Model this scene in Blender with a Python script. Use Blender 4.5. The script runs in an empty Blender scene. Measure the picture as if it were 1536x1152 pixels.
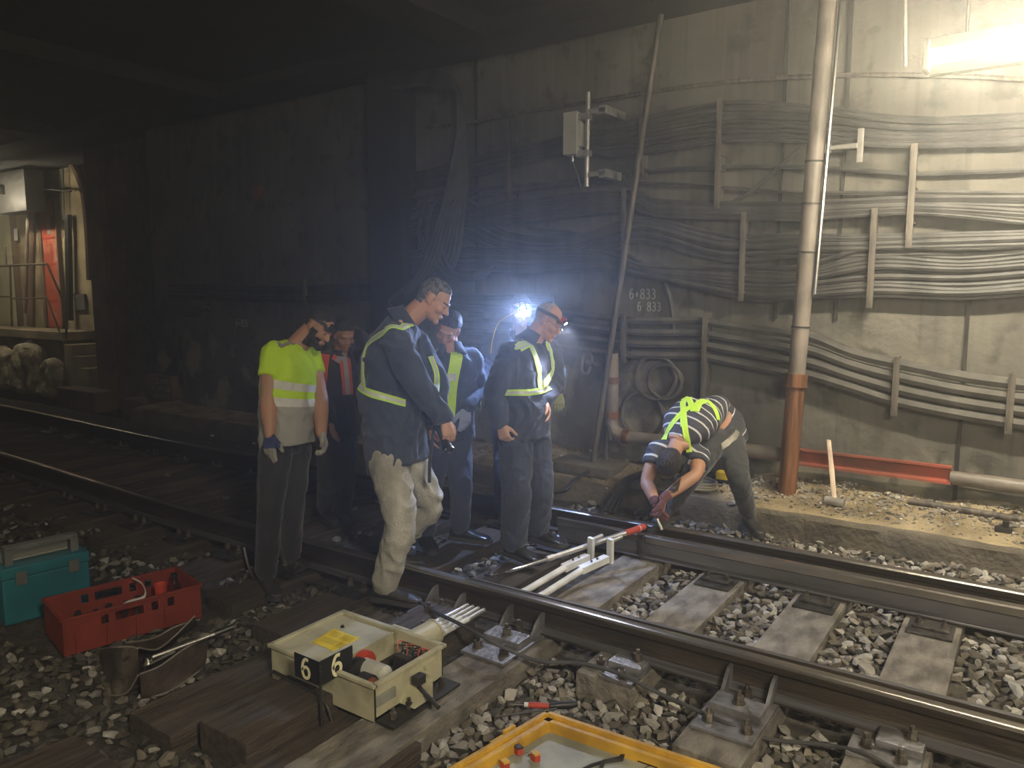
import bpy, bmesh, math, random
from mathutils import Vector, Matrix, noise
from mathutils.bvhtree import BVHTree
random.seed(7)
V = Vector
scn = bpy.context.scene
col = scn.collection
# ------------------------------------------------------------------ camera
FPX = 1154.0
PITCH = math.atan(141/FPX); YAW = math.atan(1668/FPX)
CAM = V((0, 0, 1.63))
_h = V((-math.cos(YAW), math.sin(YAW), 0))
CR = V((math.sin(YAW), math.cos(YAW), 0))
CF = V((_h.x*math.cos(PITCH), _h.y*math.cos(PITCH), -math.sin(PITCH)))
CU = CR.cross(CF)
cd = bpy.data.cameras.new('camera'); cam = bpy.data.objects.new('camera', cd); col.objects.link(cam)
cd.sensor_width = 36; cd.lens = 36*FPX/1536; cd.clip_end = 100; cd.clip_start = .02
cam.matrix_world = Matrix((( CR.x, CU.x, -CF.x, CAM.x), (CR.y, CU.y, -CF.y, CAM.y), (CR.z, CU.z, -CF.z, CAM.z), (0, 0, 0, 1)))
scn.camera = cam
def ray(px, py): return CF + CR*((px-768)/FPX) + CU*((576-py)/FPX)
def PY(px, py, Y):
    d = ray(px, py); return CAM + d*((Y-CAM.y)/d.y)
def PZ(px, py, Z):
    d = ray(px, py); return CAM + d*((Z-CAM.z)/d.z)
def PD(px, py, D): return CAM + ray(px, py)*D
# ------------------------------------------------------------------ materials
def mat(name, c1, c2=None, rough=.7, metal=0.0, scale=8.0, bump=0.0, bscale=None, detail=5, stretch=None, emit=None, estr=0, lo=.35, hi=.65, alpha=None, spec=.5, sheen=0):
    m = bpy.data.materials.new(name); m.use_nodes = True
    nt = m.node_tree; N = nt.nodes; L = nt.links
    b = N['Principled BSDF']
    b.inputs['Roughness'].default_value = rough; b.inputs['Metallic'].default_value = metal
    b.inputs['Specular IOR Level'].default_value = spec
    b.inputs['Base Color'].default_value = (*c1, 1)
    if sheen: b.inputs['Sheen Weight'].default_value = sheen
    tc = N.new('ShaderNodeTexCoord'); mp = N.new('ShaderNodeMapping')
    L.new(tc.outputs['Object'], mp.inputs['Vector'])
    if stretch: mp.inputs['Scale'].default_value = stretch
    if c2:
        n = N.new('ShaderNodeTexNoise'); n.inputs['Scale'].default_value = scale; n.inputs['Detail'].default_value = detail
        r = N.new('ShaderNodeValToRGB'); r.color_ramp.elements[0].position = lo; r.color_ramp.elements[1].position = hi
        r.color_ramp.elements[0].color = (*c1, 1); r.color_ramp.elements[1].color = (*c2, 1)
        L.new(mp.outputs[0], n.inputs['Vector']); L.new(n.outputs[0], r.inputs[0]); L.new(r.outputs[0], b.inputs['Base Color'])
    if bump:
        n2 = N.new('ShaderNodeTexNoise'); n2.inputs['Scale'].default_value = bscale or scale*4; n2.inputs['Detail'].default_value = 6
        bp = N.new('ShaderNodeBump'); bp.inputs['Strength'].default_value = bump; bp.inputs['Distance'].default_value = .02
        L.new(mp.outputs[0], n2.inputs['Vector']); L.new(n2.outputs[0], bp.inputs['Height']); L.new(bp.outputs[0], b.inputs['Normal'])
    if emit:
        b.inputs['Emission Color'].default_value = (*emit, 1); b.inputs['Emission Strength'].default_value = estr
    if alpha is not None:
        b.inputs['Transmission Weight'].default_value = 1; b.inputs['IOR'].default_value = 1.3
    return m
def wall_mat():
    m = mat('wall_concrete', (.065, .06, .052), (.15, .138, .115), rough=.9, scale=1.3, bump=.5, bscale=14, detail=8, lo=.3, hi=.7)
    nt = m.node_tree; N = nt.nodes; L = nt.links; b = N['Principled BSDF']
    base = b.inputs['Base Color'].links[0].from_socket
    tc = [n for n in N if n.type == 'TEX_COORD'][0]
    def layer(sc, scale, lo, hi, colr, base, fac=1, detail=6):
        mp = N.new('ShaderNodeMapping'); mp.inputs['Scale'].default_value = sc; L.new(tc.outputs['Object'], mp.inputs[0])
        n = N.new('ShaderNodeTexNoise'); n.inputs['Scale'].default_value = scale; n.inputs['Detail'].default_value = detail; L.new(mp.outputs[0], n.inputs[0])
        mr = N.new('ShaderNodeMapRange'); mr.inputs[1].default_value = lo; mr.inputs[2].default_value = hi; mr.inputs[4].default_value = fac; L.new(n.outputs[0], mr.inputs[0])
        mx = N.new('ShaderNodeMixRGB'); L.new(mr.outputs[0], mx.inputs[0]); L.new(base, mx.inputs[1]); mx.inputs[2].default_value = (*colr, 1)
        return mx, mr
    mx, _ = layer((6, 6, .35), 2, .5, .75, (.2, .18, .14), base, .38)      # vertical limewash runs
    mx, _ = layer((7, 7, .5), 2.6, .55, .8, (.025, .022, .02), mx.outputs[0], .55)   # soot runs
    # pale lime efflorescence low on the wall
    mx2, mr = layer((1, 1, 1), 2.1, .52, .6, (.3, .27, .2), mx.outputs[0], .75, 10)
    sep = N.new('ShaderNodeSeparateXYZ'); L.new(tc.outputs['Object'], sep.inputs[0])
    zr = N.new('ShaderNodeMapRange'); zr.inputs[1].default_value = 1.3; zr.inputs[2].default_value = .8; L.new(sep.outputs[2], zr.inputs[0])
    mu = N.new('ShaderNodeMath'); mu.operation = 'MULTIPLY'; L.new(mr.outputs[0], mu.inputs[0]); L.new(zr.outputs[0], mu.inputs[1])
    L.new(mu.outputs[0], mx2.inputs[0])
    mx3, _ = layer((1, 1, 1), 5, .58, .66, (.03, .027, .023), mx2.outputs[0], .6, 8)
    L.new(mx3.outputs[0], b.inputs['Base Color'])
    return m
M = {}
M['wall'] = wall_mat()
M['ceil'] = mat('ceiling_soot', (.012, .011, .010), (.03, .026, .022), rough=.95, scale=1.5, bump=.3, bscale=9)
M['curb'] = mat('curb_concrete', (.07, .06, .045), (.16, .135, .10), rough=.95, scale=3, bump=1.0, bscale=22)
M['ledge'] = mat('ledge_dirt', (.16, .122, .07), (.40, .315, .19), rough=1, scale=4, bump=1.0, bscale=30, detail=9)
M['bay'] = mat('bay_plaster', (.16, .12, .07), (.42, .34, .2), rough=.9, scale=2.2, bump=.4, bscale=15, detail=8)
M['cream'] = mat('cream_paint', (.62, .56, .34), (.78, .72, .5), rough=.6, scale=2)
M['pier'] = mat('pier_concrete', (.10, .065, .04), (.20, .13, .08), rough=.9, scale=2.5, bump=.4)
M['bed'] = mat('ballast_dust', (.03, .026, .02), (.085, .07, .055), rough=1, scale=14, bump=1.0, bscale=40)
M['stoneA'] = mat('ballast_grey', (.16, .145, .125), (.34, .31, .27), rough=.9, scale=6, bump=.5, bscale=40)
M['stoneB'] = mat('ballast_brown', (.09, .075, .055), (.22, .185, .14), rough=.92, scale=7, bump=.5, bscale=40)
M['stoneC'] = mat('ballast_pale', (.32, .3, .27), (.52, .48, .42), rough=.9, scale=8, bump=.5, bscale=40)
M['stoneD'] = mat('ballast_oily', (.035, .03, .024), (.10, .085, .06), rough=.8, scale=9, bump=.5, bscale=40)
M['sleeper'] = mat('sleeper_wood', (.10, .085, .07), (.25, .22, .18), rough=.9, scale=7, bump=.7, bscale=16, stretch=(2.2, 1, 2.2), detail=9)
M['oldsleeper'] = mat('tarred_wood', (.035, .026, .018), (.10, .075, .052), rough=.85, scale=5, bump=.8, bscale=25, stretch=(7, .6, 7), detail=8)
M['rail'] = mat('rail_steel_rusty', (.022, .016, .011), (.055, .04, .028), rough=.6, metal=.35, scale=6, bump=.3, stretch=(.4, 3, 3))
M['railtop'] = mat('rail_steel_polished', (.34, .3, .26), (.52, .48, .43), rough=.26, metal=.9, scale=8, stretch=(.2, 6, 1))
M['bladesteel'] = mat('bare_blade_lit_foot', (.16, .15, .15), (.30, .29, .3), rough=.42, metal=.75, scale=8, stretch=(.2, 6, 1))
M['castiron'] = mat('cast_iron_greasy', (.035, .032, .03), (.12, .11, .10), rough=.35, metal=.6, scale=15, bump=.4)
M['plate'] = mat('plate_steel_worn', (.16, .15, .15), (.34, .33, .34), rough=.4, metal=.6, scale=10, bump=.3)
M['bolt'] = mat('bolt_steel', (.05, .04, .03), (.25, .22, .18), rough=.4, metal=.7, scale=20)
M['cable'] = mat('cable_black', (.022, .021, .021), (.07, .066, .062), rough=.6, scale=6, bump=.2)
M['cable_dusty'] = mat('cable_dusty', (.04, .037, .033), (.11, .10, .088), rough=.8, scale=5, bump=.2)
M['pipe'] = mat('pipe_steel_dull', (.06, .052, .045), (.16, .135, .11), rough=.6, metal=.3, scale=6, bump=.3, stretch=(5, 5, .8))
M['pipe_red'] = mat('pipe_rust_paint', (.09, .045, .025), (.30, .13, .06), rough=.5, metal=.3, scale=3, bump=.3, stretch=(7, 7, .7))
M['pipe_pale'] = mat('pipe_pale_paint', (.13, .11, .09), (.24, .20, .17), rough=.5, scale=5, bump=.2)
M['redbeam'] = mat('red_lead_paint', (.10, .05, .035), (.34, .08, .045), rough=.65, scale=3.2, bump=.4, lo=.3, hi=.62)
M['reddoor'] = mat('red_door_paint', (.42, .08, .04), (.6, .3, .2), rough=.6, scale=3, lo=.52, hi=.75, bump=.2)
M['dark'] = mat('dark_metal', (.02, .018, .016), (.05, .045, .04), rough=.55, metal=.3, scale=9)
M['railing'] = mat('railing_steel', (.10, .08, .05), (.22, .18, .11), rough=.45, metal=.5, scale=9)
M['white'] = mat('white_paint', (.55, .54, .52), (.78, .77, .75), rough=.4, scale=9)
M['grime_white'] = mat('grimy_white_paint', (.3, .27, .2), (.62, .6, .52), rough=.5, scale=8)
M['cream_box'] = mat('machine_cream_paint', (.33, .3, .19), (.50, .46, .31), rough=.45, scale=7, bump=.15, lo=.3, hi=.5)
M['yellow'] = mat('yellow_plate', (.75, .52, .03), (.85, .63, .06), rough=.5, scale=12)
M['mark'] = mat('plate_marking', (.42, .3, .02), rough=.5)
M['orange'] = mat('tray_yellow_paint', (.38, .2, .02), (.66, .38, .04), rough=.5, scale=7, bump=.2)
M['tray'] = mat('tray_inside_grey', (.2, .2, .16), (.36, .36, .3), rough=.5, scale=7, bump=.1)
M['black'] = mat('black_paint', (.012, .012, .012), rough=.5)
M['digit'] = mat('reflective_digit', (.85, .78, .5), rough=.5)
M['chrome'] = mat('chrome_steel', (.55, .53, .5), (.75, .73, .7), rough=.22, metal=1, scale=20)
M['galv'] = mat('galvanised_steel', (.38, .36, .33), (.55, .52, .48), rough=.4, metal=.6, scale=12)
M['redpaint'] = mat('red_paint', (.55, .06, .03), (.4, .05, .03), rough=.45, scale=12)
M['redcrate'] = mat('red_plastic', (.17, .024, .014), (.24, .036, .02), rough=.5, scale=6)
M['teal'] = mat('teal_plastic', (.015, .12, .15), (.02, .17, .2), rough=.45, scale=6)
M['greyplastic'] = mat('grey_plastic', (.10, .10, .09), (.16, .155, .14), rough=.5, scale=6)
M['paleplastic'] = mat('pale_plastic', (.35, .34, .26), rough=.5)
M['leather'] = mat('dark_leather', (.035, .026, .02), (.085, .065, .048), rough=.45, scale=9, bump=.4)
M['piping'] = mat('leather_piping', (.2, .17, .14), rough=.6)
M['glass'] = mat('clear_plastic', (.75, .75, .7), rough=.1, alpha=1)
M['rock'] = mat('lime_crusted_rock', (.16, .12, .07), (.55, .48, .33), rough=.85, scale=5, bump=1, bscale=20, detail=9)
M['chalk'] = mat('chalk', (.42, .41, .38), rough=.9)
M['hammerwood'] = mat('hammer_wood', (.5, .36, .28), (.68, .55, .42), rough=.7, scale=9)
M['copper'] = mat('copper_winding', (.45, .12, .06), (.6, .25, .12), rough=.35, metal=.6, scale=40)
M['boxgrey'] = mat('antenna_grey', (.42, .4, .34), (.5, .48, .42), rough=.5, scale=5)
M['tube'] = mat('lamp_tube', (1, .97, .85), rough=.5, emit=(1, .93, .74), estr=26)
M['reflector'] = mat('lamp_reflector', (.85, .83, .74), rough=.4)
# ------------------------------------------------------------------ object helpers
def tag(o, label=None, cat=None, group=None, kind=None):
    if label: o['label'] = label
    if cat: o['category'] = cat
    if group: o['group'] = group
    if kind: o['kind'] = kind
    return o
def root(name, loc, label, cat, group=None):
    o = bpy.data.objects.new(name, None); col.objects.link(o); o.location = loc; o.empty_display_size = .05
    bpy.context.view_layer.update()
    return tag(o, label, cat, group)
class MB:
    def __init__(s): s.v = []; s.f = []; s.mi = []
    def add(s, vs, fs, mi=0):
        n = len(s.v); s.v += [tuple(v) for v in vs]; s.f += [tuple(i+n for i in f) for f in fs]; s.mi += [mi]*len(fs); return s
    def bm(s, b, mi=0):
        b.verts.ensure_lookup_table(); b.verts.index_update()
        s.add([v.co.copy() for v in b.verts], [[v.index for v in f.verts] for f in b.faces], mi); b.free(); return s
    def box(s, lo, hi, bev=0.0, rot=None, mi=0, taper=None):
        lo = V(lo); hi = V(hi); c = (lo+hi)/2; d = hi-lo
        b = bmesh.new(); bmesh.ops.create_cube(b, size=1)
        for v in b.verts:
            v.co = V((v.co.x*d.x, v.co.y*d.y, v.co.z*d.z))
            if taper and v.co.z > 0: v.co.x *= taper; v.co.y *= taper
        if bev: bmesh.ops.bevel(b, geom=list(b.edges), offset=bev, segments=2, affect='EDGES', profile=.6)
        for v in b.verts:
            if rot is not None: v.co = rot @ v.co
            v.co += c
        return s.bm(b, mi)
    def obox(s, c, axes, half, bev=0.0, mi=0):
        a, b_, c_ = [V(q).normalized() for q in axes]
        R = Matrix((a, b_, c_)).transposed()
        h = V(half); c = V(c)
        return s.box(c-h, c+h, bev, rot=R, mi=mi)
    def cyl(s, a, b, r, r2=None, n=12, mi=0, cap=True):
        return s.tube([a, b], r if r2 is None else [r, r2], n, mi, cap)
    def tube(s, pts, r, n=8, mi=0, cap=True):
        pts = [V(p) for p in pts]; k = len(pts)
        rs = r if isinstance(r, (list, tuple)) else [r]*k
        t0 = (pts[1]-pts[0]).normalized()
        up = V((0, 0, 1)) if abs(t0.z) < .9 else V((1, 0, 0))
        u = t0.cross(up).normalized(); vs = []
        for i, p in enumerate(pts):
            if i == 0: t = t0
            elif i == k-1: t = (pts[i]-pts[i-1]).normalized()
            else: t = ((pts[i+1]-p).normalized()+(p-pts[i-1]).normalized()).normalized()
            u = (u-t*u.dot(t)).normalized(); w = t.cross(u)
            for j in range(n):
                a = 2*math.pi*j/n; vs.append(p+(u*math.cos(a)+w*math.sin(a))*rs[i])
        fs = []
        for i in range(k-1):
            for j in range(n): fs.append((i*n+j, i*n+(j+1) % n, (i+1)*n+(j+1) % n, (i+1)*n+j))
        if cap: fs.append(tuple(range(n-1, -1, -1))); fs.append(tuple((k-1)*n+j for j in range(n)))
        return s.add(vs, fs, mi)
    def loft(s, secs, n=20, mi=0, power=2.0):
        vs = []
        for c, u, w, ru, rv in secs:
            for j in range(n):
                a = 2*math.pi*j/n; ca, sa = math.cos(a), math.sin(a)
                if power != 2: ca = math.copysign(abs(ca)**(2/power), ca); sa = math.copysign(abs(sa)**(2/power), sa)
                vs.append(V(c)+V(u)*ca*ru+V(w)*sa*rv)
        fs = []; k = len(secs)
        for i in range(k-1):
            for j in range(n): fs.append((i*n+j, i*n+(j+1) % n, (i+1)*n+(j+1) % n, (i+1)*n+j))
        fs.append(tuple(range(n-1, -1, -1))); fs.append(tuple((k-1)*n+j for j in range(n)))
        return s.add(vs, fs, mi)
    def ell(s, c, axes, r, sub=3, mi=0):
        b = bmesh.new(); bmesh.ops.create_icosphere(b, subdivisions=sub, radius=1)
        a, b2, c2 = [V(q).normalized() for q in axes]; c = V(c)
        for v in b.verts: v.co = c+a*v.co.x*r[0]+b2*v.co.y*r[1]+c2*v.co.z*r[2]
        return s.bm(b, mi)
    def lathe(s, c, axis, prof, n=16, mi=0):
        axis = V(axis).normalized(); up = V((0, 0, 1)) if abs(axis.z) < .9 else V((1, 0, 0))
        u = axis.cross(up).normalized(); w = axis.cross(u)
        return s.loft([(V(c)+axis*h, u, w, max(r, 1e-4), max(r, 1e-4)) for r, h in prof], n, mi)
    def prism(s, poly, ax_u, ax_v, o, d, mi=0):
        o = V(o); d = V(d); n = len(poly)
        vs = [o+V(ax_u)*x+V(ax_v)*y for x, y in poly]; vs += [v+d for v in vs]
        fs = [tuple(range(n-1, -1, -1)), tuple(range(n, 2*n))]+[(i, (i+1) % n, n+(i+1) % n, n+i) for i in range(n)]
        return s.add(vs, fs, mi)
    def hexbolt(s, c, r=.016, h=.02, stud=.02, up=(0, 0, 1), mi=0):
        c = V(c); up = V(up)
        s.cyl(c, c+up*.004, r*1.35, n=12, mi=mi); s.cyl(c+up*.004, c+up*(.004+h), r, n=6, mi=mi)
        if stud: s.cyl(c+up*(.004+h), c+up*(.004+h+stud), r*.5, n=8, mi=mi)
        return s
    def build(s, name, m, parent=None, smooth=True, angle=40, recalc=True):
        me = bpy.data.meshes.new(name)
        o = bpy.data.objects.new(name, me); col.objects.link(o)
        vs = s.v
        # origin at the base centre of the thing
        if parent is None and vs:
            xs = [v[0] for v in vs]; ys = [v[1] for v in vs]; zs = [v[2] for v in vs]
            og = V(((min(xs)+max(xs))/2, (min(ys)+max(ys))/2, min(zs)))
        else: og = V((0, 0, 0))
        me.from_pydata([V(v)-og for v in vs] if og.length else vs, [], s.f)
        for mm in (m if isinstance(m, (list, tuple)) else [m]): me.materials.append(mm)
        if isinstance(m, (list, tuple)): me.polygons.foreach_set('material_index', s.mi)
        if recalc:
            b = bmesh.new(); b.from_mesh(me); bmesh.ops.recalc_face_normals(b, faces=b.faces)
            if smooth:
                for f in b.faces: f.smooth = True
                for e in b.edges:
                    if len(e.link_faces) == 2 and e.calc_face_angle(0) > math.radians(angle): e.smooth = False
            b.to_mesh(me); b.free()
        if smooth and len(s.f) < 20000:
            wn = o.modifiers.new('weighted_normal', 'WEIGHTED_NORMAL'); wn.keep_sharp = True; wn.weight = 80
        if parent is not None:
            o.parent = parent
            r = parent
            while r.parent: r = r.parent
            if parent is r: o.matrix_parent_inverse = Matrix.Translation(-r.location)
        else: o.location = og
        return o
def part(mb, name, m, parent, **k):
    return mb.build(name, m, parent, **k)
def struct(mb, name, m, label=None, **k):
    o = mb.build(name, m, None, **k)
    # setting keeps world-space object coordinates for its textures
    og = o.location.copy()
    o.data.transform(Matrix.Translation(og)); o.location = (0, 0, 0)
    o['kind'] = 'structure'
    if label: o['label'] = label
    return o
def smooth_path(pts, k=6):
    pts = [V(p) for p in pts]; out = []
    for i in range(len(pts)-1):
        p0 = pts[max(i-1, 0)]; p1 = pts[i]; p2 = pts[i+1]; p3 = pts[min(i+2, len(pts)-1)]
        for j in range(k):
            t = j/k
            out.append(.5*((2*p1)+(p2-p0)*t+(2*p0-5*p1+4*p2-p3)*t*t+(3*p1-p0-3*p2+p3)*t**3))
    out.append(pts[-1]); return out
def copy_tree(o, dloc, parent=None):
    c = o.copy(); col.objects.link(c)
    if parent is None: c.location = o.location+V(dloc)
    else: c.parent = parent
    for ch in o.children: copy_tree(ch, dloc, c)
    return c
def text_mesh(mb, s, o, u, w, size, thick, n, mi=0, adv=.62):
    """strokes for digits, drawn as thin bars on a plane with axes u (right) and w (up), n = normal"""
    seg = {'6': [[(.8, .95), (.55, 1), (.3, .9), (.12, .6), (.1, .3), (.25, .05), (.5, 0), (.75, .07), (.88, .28), (.78, .5), (.5, .58), (.25, .5), (.12, .35)]],
           '8': [[(.5, .54), (.2, .65), (.18, .88), (.5, 1), (.82, .88), (.8, .65), (.5, .54), (.15, .4), (.12, .12), (.5, 0), (.88, .12), (.85, .4), (.5, .54)]],
           '3': [[(.15, .9), (.5, 1), (.8, .85), (.75, .62), (.42, .54), (.8, .42), (.85, .15), (.5, 0), (.12, .1)]],
           '2': [[(.15, .8), (.4, 1), (.78, .9), (.8, .65), (.12, 0), (.88, 0)]],
           '+': [[(.2, .45), (.8, .45)], [(.5, .7), (.5, .2)]],
           '5': [[(.8, 1), (.25, 1), (.2, .58), (.6, .6), (.85, .4), (.8, .1), (.45, 0), (.12, .1)]], ' ': [],
           'C': [[(.85, .85), (.5, 1), (.15, .75), (.12, .3), (.45, 0), (.85, .15)]], '1': [[(.3, .8), (.55, 1), (.55, 0)]]}
    o = V(o); u = V(u).normalized(); w = V(w).normalized(); n = V(n).normalized()
    for k, ch in enumerate(s):
        for st in seg[ch]:
            pts = [o+u*((k*adv+x*(.5 if len(s) > 1 else .66))*size)+w*(y*size) for x, y in st]
            if len(pts) > 3: pts = smooth_path(pts, 3)
            vs = []; fs = []
            for i, p in enumerate(pts):
                a = pts[max(i-1, 0)]; b = pts[min(i+1, len(pts)-1)]
                t = (b-a).normalized(); q = n.cross(t)*thick/2
                vs += [p+q+n*.0015, p-q+n*.0015, p+q, p-q]
            for i in range(len(pts)-1):
                a = i*4; b = a+4
                fs += [(a, a+1, b+1, b), (a, b, b+2, a+2), (a+1, a+3, b+3, b+1)]
            mb.add(vs, fs, mi)
    return mb
# ------------------------------------------------------------------ setting
WY = 6.3; CZ = 3.88; LZ = .04
fb = MB()
nx, ny = 190, 60
x0, x1, y0, y1 = -19, 7.2, -2.0, 5.75
vs = []; fs = []
for i in range(nx+1):
    for j in range(ny+1):
        x = x0+(x1-x0)*i/nx; y = y0+(y1-y0)*j/ny
        z = -.275+.03*noise.noise(V((x*1.3, y*1.3, 0)))+.02*noise.noise(V((x*6, y*6, 3)))
        if y < 2.4: z += .03*min(1, (2.4-y))*(.5+noise.noise(V((x*.8, y*.8, 9))))
        if y > 5.0: z += .09*min(1, (y-5.0)/.2)
        vs.append((x, y, z))
for i in range(nx):
    for j in range(ny):
        a = i*(ny+1)+j; fs.append((a, a+ny+1, a+ny+2, a+1))
fb.add(vs, fs)
floor = struct(fb, 'floor', M['bed'], 'dark oily ground under the track ballast')
floorbvh = BVHTree.FromPolygons([V(v) for v in vs], fs)
def gz(x, y):
    h = floorbvh.ray_cast(V((x, y, 2)), V((0, 0, -1)))
    return h[0].z if h[0] else -.27
# wall: a grid so it has real relief; shallow panel joints are modelled
wb = MB(); vs = []; fs = []
xs = [-10.68+i*.12 for i in range(int((7.2+10.68)/.12)+2)]
zs = [-.3+i*.12 for i in range(36)]
for x in xs:
    for z in zs:
        y = WY+.012*noise.noise(V((x*.7, 0, z*.7)))+.006*noise.noise(V((x*4, 5, z*4)))
        vs.append((x, y, z))
nz = len(zs)
for i in range(len(xs)-1):
    for j in range(nz-1):
        a = i*nz+j; fs.append((a, a+1, a+nz+1, a+nz))
wb.add(vs, fs)
wb.add([(-10.68, WY, -.3), (-10.68, WY, 3.9), (-10.68, 8.2, 3.9), (-10.68, 8.2, -.3)], [(0, 1, 2, 3)])
struct(wb, 'wall_right', M['wall'], 'stained concrete tunnel wall behind the cables')
for k, (px, py) in enumerate([(1440, 640), (1180, 60), (715, 300), (1275, 60)]):
    p = PY(px, py, WY-.008); hgt = (1.7 if k == 0 else 3.9)
    struct(MB().box((p.x-.012, WY-.022, .04 if k == 0 else 1.4), (p.x+.012, WY+.01, hgt)), 'trim_%d' % (k+1), M['ceil'], 'dark vertical panel joint in the tunnel wall')
# old plinth course on the left stretch of the wall
struct(MB().box((-9.9, WY-.10, -.2), (-6.6, WY+.02, 1.25), .02), 'baseboard_left', M['wall'], 'projecting concrete plinth along the left stretch of wall')
cb = MB()
cb.box((-19, -2.6, CZ), (7.6, WY+.3, CZ+.25))
cb.box((-19, WY+.3, CZ+.02), (-10.6, 9.0, CZ+.25))
for x in (-15.3, -11.6, -7.9, -4.2): cb.box((x-.22, -2.6, CZ-.16), (x+.22, WY-.9, CZ+.01), .02)
cb.box((-19, WY-.9, CZ-.10), (-2.6, WY-.65, CZ+.01), .02)
struct(cb, 'ceiling', M['ceil'], 'soot blackened tunnel ceiling with shallow beams')
struct(MB().box((-19, -2.6, -.5), (7.6, -2.35, CZ+.02)), 'wall_left', M['wall'], 'tunnel wall on the near side')
struct(MB().box((7.2, -2.4, -.5), (7.4, WY+.1, CZ+.02)), 'wall_front', M['ceil'], 'dark end of the tunnel stretch')
# kerb and ledge along the wall
kb = MB(); vs = []; fs = []; K = 260
kx0, kx1 = -10.3, 7.2
prof = [(0, -.34), (.005, -.1), (.012, -.02), (.045, .012), (.15, .02), (.3, .03), (.45, .04), (.75, .06)]
for i in range(K+1):
    x = kx0+(kx1-kx0)*i/K
    brk = 0
    for cx, w_ in ((-2.95, .35), (-4.2, .2)): brk += .10*math.exp(-((x-cx)/w_)**2)
    for k, (dy, z) in enumerate(prof):
        n_ = noise.noise(V((x*2.5, dy*9, z*8)))*.018+noise.noise(V((x*11, dy*20, z*20)))*.008
        yy = 5.64+dy+n_+(brk if k in (1, 2, 3) else 0)
        zz = z+(n_*.6 if k > 2 else 0)-(brk*.5 if k in (2, 3) else 0)
        if k > 3 and x > -2.2:                            # rubble piled against the wall
            zz += .09*min(1, (x+2.2)/.5)*(dy/.75)*(1+.7*noise.noise(V((x*3, dy*5, 2))))
        if k > 3 and -4.4 < x < -2.6: zz += .07*(dy/.75)*(1+noise.noise(V((x*4, dy*6, 7))))
        vs.append((x, yy, zz))
n = len(prof)
mi = []
for i in range(K):
    for j in range(n-1):
        a = i*n+j; fs.append((a, a+n, a+n+1, a+1)); mi.append(0 if j < 3 else 1)
kb.add(vs, fs); kb.mi = mi
kb.add([(kx0, 5.64, -.35), (kx0, 5.64, .012), (kx0, 6.4, .05), (kx0, 6.4, -.35)], [(0, 1, 2, 3)])
ledge = struct(kb, 'trim_5', [M['curb'], M['ledge']], 'raised concrete kerb with a dirt covered ledge along the wall')
ledgebvh = BVHTree.FromPolygons([V(v) for v in vs], fs)
def lz(x, y):
    h = ledgebvh.ray_cast(V((x, y, 2)), V((0, 0, -1)))
    return h[0].z if h[0] else .05
# ------------------------------------------------------------------ left bay beyond the wall
BY = 7.4
struct(MB().box((-19, BY, -.3), (-10.68, BY+.2, CZ+.05)), 'wall_back', M['bay'], 'yellow lit plaster wall of the side bay')
struct(MB().box((-19.2, -2.4, -.3), (-18.9, 8, CZ+.05)), 'wall_far', M['bay'], 'far end of the tunnel')
pz = PY(60, 496, 6.75).z
pb = MB(); pr = PY(98, 520, 6.75).x
pb.box((-19, 6.72, pz-.16), (pr, BY, pz), .015); pb.box((-19, 6.95, -.3), (pr-.25, BY, pz-.16))
struct(pb, 'floor_platform', M['bay'], 'raised concrete platform of the side bay')
# the pier between bay and track wall
pc = MB()
xa = PY(152, 590, 6.6).x; xb = PY(214, 590, 6.6).x
pc.box((xa, 6.55, -.32), ((xa+xb)/2-.15, 7.3, CZ+.02), .02); pc.box(((xa+xb)/2-.15, 6.62, -.32), (xb, 7.3, CZ+.02), .02)
struct(pc, 'wall_pier', M['pier'], 'brown concrete pier between the bay and the cable recess')
# arch of the bay
ab = MB(); pts = [(136, 420), (134, 370), (128, 300), (118, 262), (104, 243), (90, 238), (74, 244), (60, 262), (51, 300), (47, 370), (46, 488)]
P = smooth_path([PY(x, y, BY-.06) for x, y in pts], 4)
ab.tube(P, .075, 8)
struct(ab, 'trim_6', M['pier'], 'dark rib around the plaster arch over the red door')
# red door
a = PY(62, 304, BY-.03); b_ = PY(96, 478, BY-.03)
dz0, dz1 = pz, a.z; dx0, dx1 = a.x, b_.x
dr = root('door_1', (a.x, BY, pz), 'worn red painted metal door in the lit bay', 'door'); dr['kind'] = 'structure'
part(MB().box((dx0, BY-.06, dz0+.01), (dx1, BY-.01, dz1), .008), 'door_leaf', M['reddoor'], dr)
f_ = MB()
f_.box((dx0-.11, BY-.09, pz), (dx0, BY, dz1+.1), .01); f_.box((dx1, BY-.09, pz), (dx1+.06, BY, dz1+.1), .01); f_.box((dx0-.11, BY-.10, dz1), (dx1+.06, BY, dz1+.12), .01)
part(f_, 'door_frame', M['pier'], dr)
f_ = MB()
for z in (.55, 1.25, 1.75): f_.box((dx0+.02, BY-.068, dz0+z-.015), (dx1-.02, BY-.058, dz0+z+.015))
part(f_, 'door_rail', M['redpaint'], dr)
part(MB().box((dx0+.42*(dx1-dx0), BY-.07, dz1-.62), (dx0+.62*(dx1-dx0), BY-.06, dz1-.28), .004), 'door_notice', M['tray'], dr)
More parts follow.
